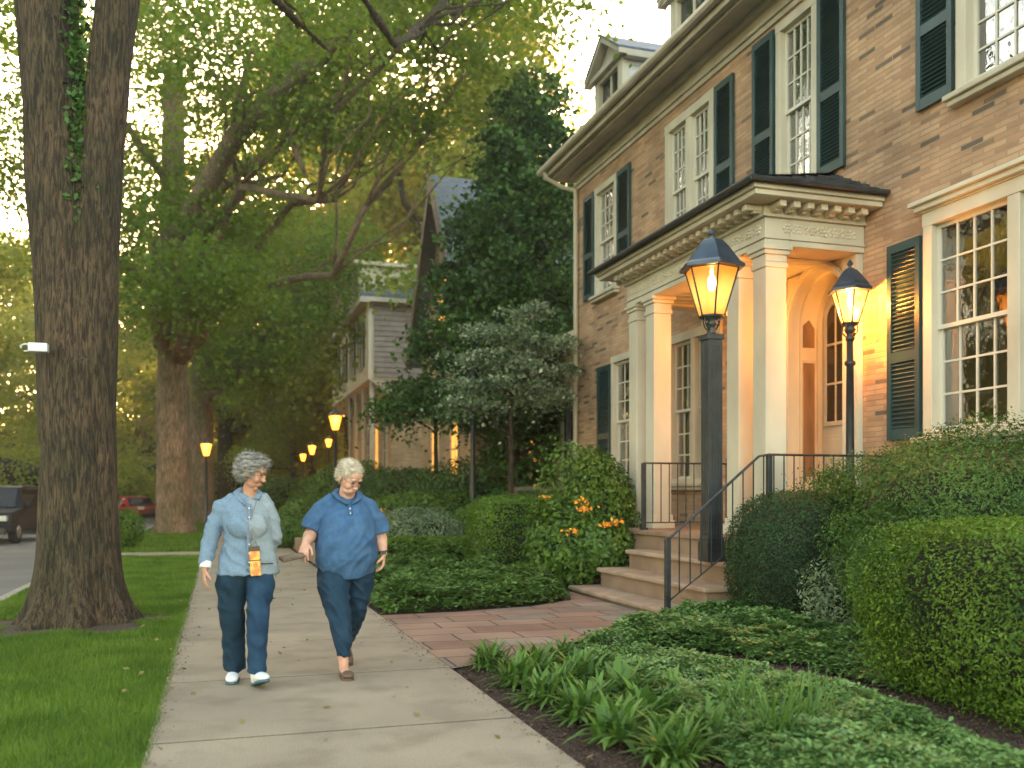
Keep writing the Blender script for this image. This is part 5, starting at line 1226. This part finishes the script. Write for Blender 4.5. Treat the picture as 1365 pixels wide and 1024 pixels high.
def hand(mb, w, d, nrm, th, curl=.5, s=1.0, spread=.06):
    """w wrist, d direction of fingers, nrm out of the back of the hand, th direction of the thumb side"""
    w = Vector(w); d = Vector(d).normalized(); th = (Vector(th)-d*Vector(th).dot(d)).normalized(); nrm = d.cross(th).normalized()*(1 if d.cross(th).dot(Vector(nrm)) > 0 else -1)
    mb.tube([w-d*.02, w+d*.01, w+d*.045, w+d*.085, w+d*.095], [(.020*s, .026*s), (.019*s, .028*s), (.015*s, .038*s), (.013*s, .038*s), (.008*s, .034*s)], 14, a0=tuple(nrm))
    for i, (o, L) in enumerate(((.030, .068), (.010, .078), (-.011, .072), (-.030, .056))):
        p = w+d*(.086-.004*abs(i-1))+th*o*s; dd = (d+th*(o*spread*20)).normalized(); pts = [p-dd*.012]; q = p; a = curl*(.55+.1*i)
        for f in (.45, .30, .25): dd = (dd*math.cos(a)-nrm*math.sin(a)).normalized(); pts.append(q); q = q+dd*L*f; a = curl*.75
        pts.append(q); mb.tube(pts, [.0095, .0092, .0085, .008, .0055], 9)
    p = w+d*.022+th*.026*s; dd = (d*.7+th*.6-nrm*.35*curl*2).normalized(); q1 = p+dd*.034; dd = (d*.9+th*.25-nrm*.5*curl*2).normalized(); q2 = q1+dd*.030; q3 = q2+(d-nrm*.4).normalized()*.018
    mb.tube([p-dd*.01, q1, q2, q3], [.013, .011, .0095, .006], 9)
def arm(mb, sh, el, wr, r=(.052, .042, .027)):
    sh, el, wr = map(Vector, (sh, el, wr)); mb.tube([sh, sh.lerp(el, .5), el], [r[0], (r[0]+r[1])/2, r[1]], 14); mb.ball(el, r[1]*1.0, 12)
    mb.tube([el, el.lerp(wr, .35), wr], [r[1], r[1]*1.02, r[2]], 14); mb.ball(wr, r[2], 10)
def shoe(parent, name, ax, c, L, rz, pitch, m, sole, low=False):
    """c = heel centre on the ground; foot points to local -y, turned rz, toe raised by pitch"""
    M = Matrix.Translation(c) @ Matrix.Rotation(rz, 4, 'Z') @ Matrix.Rotation(-pitch, 4, 'X')
    b = MB(); h = .035 if low else .05
    b.tube([(0, .035, .028), (0, .02, .034), (0, -.03, h), (0, -.10, h*.88), (0, -.16, .036), (0, -.20, .026), (0, -L+.035, .020)], [(.018, .018), (.031, .030), (.036, h-.006), (.042, h*.80), (.047, .031), (.040, .022), (.016, .010)], 16, a0=(1, 0, 0))
    if not low: b.tube([(0, -.01, .05), (0, -.01, .105)], [(.038, .042), (.036, .044)], 16)
    b.v = [tuple(M @ Vector(v)) for v in b.v]; o = fuse(b, name, m, parent, .005, 3)
    s = MB(); poly = [(.030, .03), (.034, -.04), (.046, -.12), (.044, -.18), (.022, -L+.035), (-.018, -L+.035), (-.044, -.18), (-.044, -.12), (-.034, -.04), (-.030, .03), (0, .045)]
    s.prism(poly, 'z', -.004, .014); s.v = [tuple(M @ Vector(v)) for v in s.v]; s.build('sole', sole, o, bevel=.004)
    return o

# --- grey-haired walker in a pale blue shirt
PX, PD = at(327, 6.6)
p1 = empty('person', (PX, PD, .018), 'grey-haired person in a pale blue long-sleeved shirt and navy trousers, head turned to their companion', 'person')
HM = Matrix.Translation((.045, -.03, 1.492)) @ Matrix.Rotation(R(68), 4, 'Z') @ Matrix.Rotation(R(22), 4, 'X') @ Matrix.Scale(.97, 4)
b = MB(); head_shapes(b, HM)
b.tube([(.02, .02, 1.24), (.03, .01, 1.34), (.042, -.012, 1.43)], [(.07, .06), (.052, .054), (.047, .05)], 16)
b.tube([(.02, .02, .86), (.02, .02, 1.05), (.015, .02, 1.20), (.01, .02, 1.30)], [(.15, .12), (.13, .10), (.15, .10), (.095, .05)], 20)
arm(b, (-.155, .02, 1.265), (-.235, .03, 1.00), (-.268, -.02, .835), (.045, .038, .025)); hand(b, (-.270, -.025, .825), (-.02, -.10, -1), (-1, 0, 0), (.15, -1, 0), .55, .95)
arm(b, (.14, .02, 1.27), (.19, .06, 1.03), (.10, .19, .86), (.045, .038, .025)); hand(b, (.095, .195, .852), (-.5, .3, -.8), (.3, 1, 0), (0, .1, 1), .6, .95)
b.tube([(-.08, .02, .88), (-.08, .05, .5), (-.066, .14, .12)], [.08, .055, .035], 12); b.tube([(.10, .0, .88), (.08, -.10, .5), (.078, -.12, .12)], [.08, .055, .035], 12)
body1 = fuse(b, 'body', M_skin, p1, .0035, 2)
face_details(body1, HM)
hair('hair', HM, M_hairg, body1, [((0, .026, .052), (.087, .098, .082)), ((0, .055, -.005), (.080, .072, .072)), ((0, -.030, .092), (.066, .058, .038)), ((.058, .022, .015), (.030, .055, .055)), ((-.058, .022, .015), (.030, .055, .055))], 3)
b = MB()      # shirt
b.tube([(.02, .03, .775), (.02, .03, .84), (.022, .025, .93), (.022, .02, 1.02), (.012, .01, 1.12), (.0, .015, 1.22), (.005, .02, 1.29), (.02, .02, 1.325)],
       [(.214, .172), (.208, .166), (.184, .148), (.168, .135), (.165, .14), (.172, .118), (.135, .085), (.06, .06)], 28)
b.ball((.012, -.085, 1.12), (.135, .075, .105), 20)
b.tube([(-.17, .02, 1.245), (-.08, .02, 1.295), (.02, .02, 1.318), (.12, .02, 1.295), (.16, .02, 1.245)], [.048, .052, .05, .052, .048], 14)
b.tube([(-.155, .02, 1.27), (-.20, .025, 1.14), (-.238, .03, 1.00), (-.255, .0, .90), (-.266, -.02, .845)], [.056, .058, .054, .048, .043], 16)
b.tube([(.145, .02, 1.27), (.175, .035, 1.14), (.198, .055, 1.04), (.19, .09, .985)], [.055, .062, .062, .058], 16)
b.tube([(.198, .055, 1.02), (.15, .13, .92), (.11, .185, .87)], [.052, .047, .042], 14)
s1 = fuse(b, 'shirt', M_denim, p1, .006, 3, folds(.008, 7, 7, 13, 3, .0014, .8))
s1.data.materials.append(M_knit); cen = np.empty(len(s1.data.polygons)*3, np.float32); s1.data.polygons.foreach_get('center', cen); cen = cen.reshape(-1, 3)
s1.data.polygons.foreach_set('material_index', ((cen[:, 0] > .022) & (cen[:, 1] < .09)).astype(np.int32))
b = MB()      # collar, placket and cuff
b.tube([(.075, -.050, 1.305), (.095, .0, 1.345), (.07, .06, 1.375), (.025, .075, 1.385), (-.03, .055, 1.375), (-.055, .0, 1.35), (-.03, -.055, 1.30), (.0, -.095, 1.262)], [(.010, .024), (.011, .027), (.011, .026), (.010, .025), (.011, .026), (.012, .030), (.010, .030), (.004, .008)], 10, a0=(0, 0, 1)); b.build('collar', M_denim, s1, smooth=True)
b = MB(); b.tube([(.022, -.105, 1.27), (.022, -.142, 1.16), (.02, -.150, 1.06), (.018, -.142, .95), (.018, -.130, .80)], [(.014, .006)]*5, 8, a0=(1, 0, 0)); b.build('placket', M_denim, s1, smooth=True)
for k in range(7):
    q = MB(); z = 1.24-k*.062; q.ball((.022, -.128-.03*math.sin(min(1, (1.30-z)/.2)*1.5)+.006, z), (.006, .003, .006), 8); q.build('button', M_shoe, s1, smooth=True)
b = MB(); b.tube([(-.262, -.012, .872), (-.268, -.022, .828)], [(.040, .043), (.039, .042)], 16); b.build('cuff', M_shoe, s1, smooth=True, bevel=.003)
b = MB()      # trousers
b.tube([(-.045, .02, .86), (-.065, .02, .80), (-.092, .025, .70), (-.092, .045, .55), (-.084, .075, .42), (-.076, .115, .25), (-.070, .145, .085)], [(.09, .10), (.110, .125), (.108, .118), (.090, .098), (.080, .085), (.074, .080), (.073, .085)], 22)
tr1 = b
b.tube([(.080, .02, .86), (.092, .01, .80), (.100, -.03, .70), (.088, -.08, .55), (.080, -.115, .43), (.076, -.122, .27), (.074, -.115, .105)], [(.09, .10), (.102, .122), (.098, .112), (.080, .092), (.072, .080), (.064, .070), (.062, .072)], 22)
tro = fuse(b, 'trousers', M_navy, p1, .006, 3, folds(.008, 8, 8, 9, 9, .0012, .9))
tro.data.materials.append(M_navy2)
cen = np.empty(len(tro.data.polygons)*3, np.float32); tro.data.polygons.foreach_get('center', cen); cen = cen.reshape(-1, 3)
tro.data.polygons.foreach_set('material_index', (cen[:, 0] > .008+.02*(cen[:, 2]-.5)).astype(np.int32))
shoe(p1, 'shoe', None, (-.066, .195, .004), .25, R(-8), R(2), M_shoe, M_sole)
shoe(p1, 'shoe', None, (.072, -.085, .006), .25, R(14), R(17), M_shoe, M_sole)
# lanyard with an orange pouch
pch = empty('lanyard_pouch', (PX+.058, PD-.165, .018+.89), 'orange patterned pouch hanging on a lanyard in front of the pale blue shirt', 'pouch')
b = MB(); b.box(-.034, .036, -.010, .010, -.115, .085, Matrix.Rotation(R(-4), 4, 'Y')); b.build('pouch', mat('pouch_print', (.65, .17, .05), .5, (.80, .42, .06), 26, lo=.42, hi=.56, ndetail=3), pch, bevel=.006)
b = MB(); b.box(-.036, .038, -.0125, .012, .055, .088, Matrix.Rotation(R(-4), 4, 'Y')); b.box(-.037, .039, -.012, .012, -.012, -.004, Matrix.Rotation(R(-4), 4, 'Y')); b.build('pouch_top', mat('pouch_dark', (.06, .03, .02), .5), pch, bevel=.003)
b = MB()
b.tube([(-.02, .0, .085), (-.035, .005, .13), (-.045, .01, .28), (-.06, .05, .42)], [(.004, .002)]*4, 6); b.tube([(.02, .0, .085), (.0, .005, .14), (-.03, .012, .26), (.02, .05, .42)], [(.004, .002)]*4, 6)
b.tube([(-.02, 0, .085), (0, -.005, .12), (.025, 0, .085)], .004, 6); b.build('lanyard', mat('lanyard_cord', (.16, .14, .14), .6), pch)
b = MB(); b.tube([(.03, .02, -.035), (.125, .05, -.035)], [.004, .005], 8); b.build('pen', M_iron, pch)

# --- heavier blond walker in a blue polo
PX2, PD2 = at(460, 7.05)
p2 = empty('person', (PX2, PD2, .018), 'heavyset person with short blond hair and glasses, in a blue polo shirt and teal trousers', 'person')
HM2 = Matrix.Translation((.022, -.085, 1.462)) @ Matrix.Rotation(R(34), 4, 'Z') @ Matrix.Rotation(R(36), 4, 'X') @ Matrix.Scale(1.0, 4)
b = MB(); head_shapes(b, HM2, 1.12)
b.tube([(.01, .02, 1.22), (.012, .0, 1.32), (.02, -.045, 1.41)], [(.09, .08), (.062, .064), (.056, .06)], 16); b.ball((.02, -.09, 1.365), (.05, .045, .03), 14)
b.tube([(.01, .03, .80), (.01, -.02, .95), (.01, 0, 1.10), (.01, .02, 1.25)], [(.18, .15), (.19, .17), (.18, .15), (.14, .08)], 20)
arm(b, (-.175, .02, 1.215), (-.245, .02, 1.045), (-.300, -.13, .985), (.058, .050, .031)); hand(b, (-.305, -.14, .980), (-.18, -.55, -.62), (.45, -.5, .6), (.85, -.3, .1), .75, 1.0)
arm(b, (.185, .02, 1.215), (.268, .04, 1.03), (.285, -.02, .895), (.058, .050, .030)); hand(b, (.285, -.023, .885), (-.02, -.12, -1), (1, 0, 0), (-.15, -1, 0), .95, 1.0)
b.tube([(-.09, .0, .85), (-.06, -.15, .5), (-.036, -.19, .12), (-.034, -.19, .06)], [.10, .06, .038, .036], 14); b.tube([(.10, .02, .85), (.10, .10, .48), (.072, .36, .19), (.068, .40, .115)], [.10, .06, .040, .037], 14)
b.tube([(-.034, -.175, .05), (-.034, -.24, .055), (-.030, -.34, .028)], [(.032, .034), (.034, .028), (.034, .018)], 12); b.tube([(.068, .40, .12), (.064, .36, .085), (.058, .285, .035)], [(.032, .034), (.034, .030), (.036, .018)], 12)
body2 = fuse(b, 'body', M_skin2, p2, .0035, 2)
face_details(body2, HM2, True)
hair('hair', HM2, M_hairb, body2, [((0, .028, .050), (.082, .094, .074)), ((0, .052, .0), (.076, .066, .066)), ((-.004, -.010, .090), (.062, .052, .026)), ((.056, .03, .02), (.026, .045, .045)), ((-.056, .03, .02), (.026, .045, .045))], 5, 4600, .028)
b = MB()
b.tube([(.005, .02, .765), (.005, .01, .80), (.008, -.01, .89), (.01, -.02, 1.0), (.012, -.015, 1.10), (.012, .01, 1.20), (.012, .02, 1.275), (.015, .02, 1.325)],
       [(.205, .185), (.212, .195), (.228, .222), (.226, .225), (.205, .195), (.190, .145), (.145, .095), (.07, .065)], 30)
b.ball((.012, -.11, 1.09), (.165, .10, .12), 20)
b.tube([(-.19, .02, 1.225), (-.09, .02, 1.285), (.01, .02, 1.315), (.11, .02, 1.285), (.205, .02, 1.225)], [.056, .06, .06, .06, .056], 16)
b.tube([(-.165, .02, 1.235), (-.218, .02, 1.15), (-.252, .015, 1.075)], [.068, .076, .080], 18); b.tube([(.18, .02, 1.235), (.236, .03, 1.14), (.270, .035, 1.045)], [.068, .076, .080], 18)
s2 = fuse(b, 'polo_shirt', M_polo, p2, .006, 3, folds(.009, 5, 5, 8, 13, .0012, -.8))
b = MB(); b.tube([(.03, -.118, 1.262), (.085, -.085, 1.305), (.105, -.01, 1.345), (.075, .055, 1.372), (.015, .075, 1.38), (-.05, .055, 1.372), (-.078, -.01, 1.345), (-.055, -.085, 1.305), (.01, -.122, 1.262)], [(.005, .012), (.011, .026), (.012, .026), (.011, .025), (.010, .025), (.011, .025), (.012, .026), (.011, .026), (.005, .012)], 10, a0=(0, 0, 1)); b.build('collar', M_polo, s2, smooth=True)
b = MB(); b.tube([(.018, -.118, 1.265), (.018, -.150, 1.22), (.018, -.178, 1.175)], [(.013, .007)]*3, 8, a0=(1, 0, 0)); b.build('placket', M_polo, s2, smooth=True)
for k in range(2): q = MB(); q.ball((.018, -.150-.02*k, 1.232-.035*k), (.006, .004, .006), 8); q.build('button', M_shoe, s2, smooth=True)
b = MB()
b.tube([(-.07, .02, .90), (-.088, .01, .80), (-.088, -.05, .66), (-.070, -.12, .50), (-.052, -.165, .38), (-.040, -.185, .26), (-.036, -.190, .155)], [(.09, .12), (.115, .150), (.118, .130), (.092, .100), (.076, .082), (.062, .068), (.053, .060)], 22)
b.tube([(.09, .03, .90), (.105, .03, .80), (.108, .05, .66), (.104, .085, .50), (.096, .17, .40), (.084, .27, .30), (.075, .35, .215)], [(.09, .12), (.108, .150), (.110, .130), (.088, .098), (.074, .082), (.060, .066), (.052, .058)], 22)
fuse(b, 'capri_trousers', M_teal, p2, .006, 3, folds(.009, 8, 8, 12, 21, .0012, .8))
shoe(p2, 'shoe', None, (-.034, -.155, .004), .235, R(4), R(0), M_flat, M_flat, True)
shoe(p2, 'shoe', None, (.070, .42, .075), .235, R(-6), R(-22), M_flat, M_flat, True)
b = MB(); b.tube([(.284, -.012, .905), (.286, -.018, .890)], [(.034, .034)]*2, 18); b.box(.268, .300, -.062, -.050, .885, .912); b.build('wristwatch', M_iron, p2)
wl_ = empty('folded_pouch', (PX2-.405, PD2-.245, .905), 'flat brown leather pouch held in the blond walker\'s outstretched hand', 'pouch')
wl_.rotation_euler = (R(10), R(-12), R(12)); b = MB(); b.box(-.085, .085, -.05, .05, -.010, .010); b.build('pouch', mat('brown_leather', (.07, .045, .028), .45, (.12, .08, .05), 30), wl_, bevel=.007)
b = MB(); b.box(-.086, .03, -.051, .051, .0102, .016); b.build('flap', mat('leather_flap', (.09, .06, .035), .45), wl_, bevel=.003)

# ------------------------------------------------------------------ evening haze
hz = MB(); hz.box(-75, 75, -12, 125, -1.2, 42); ho = hz.build('haze', bpy.data.materials.new('evening_haze'))
hm = ho.data.materials[0]; hm.use_nodes = True; hn = hm.node_tree; hn.nodes.remove(hn.nodes['Principled BSDF'])
pv = N(hn, 'ShaderNodeVolumePrincipled'); pv.inputs['Color'].default_value = (.95, .93, .88, 1); pv.inputs['Density'].default_value = 0.0010
pv.inputs['Anisotropy'].default_value = 0.5
hn.links.new(pv.outputs[0], hn.nodes['Material Output'].inputs['Volume']); tag(ho, 'thin warm evening haze hanging over the street', 'haze', kind='stuff')
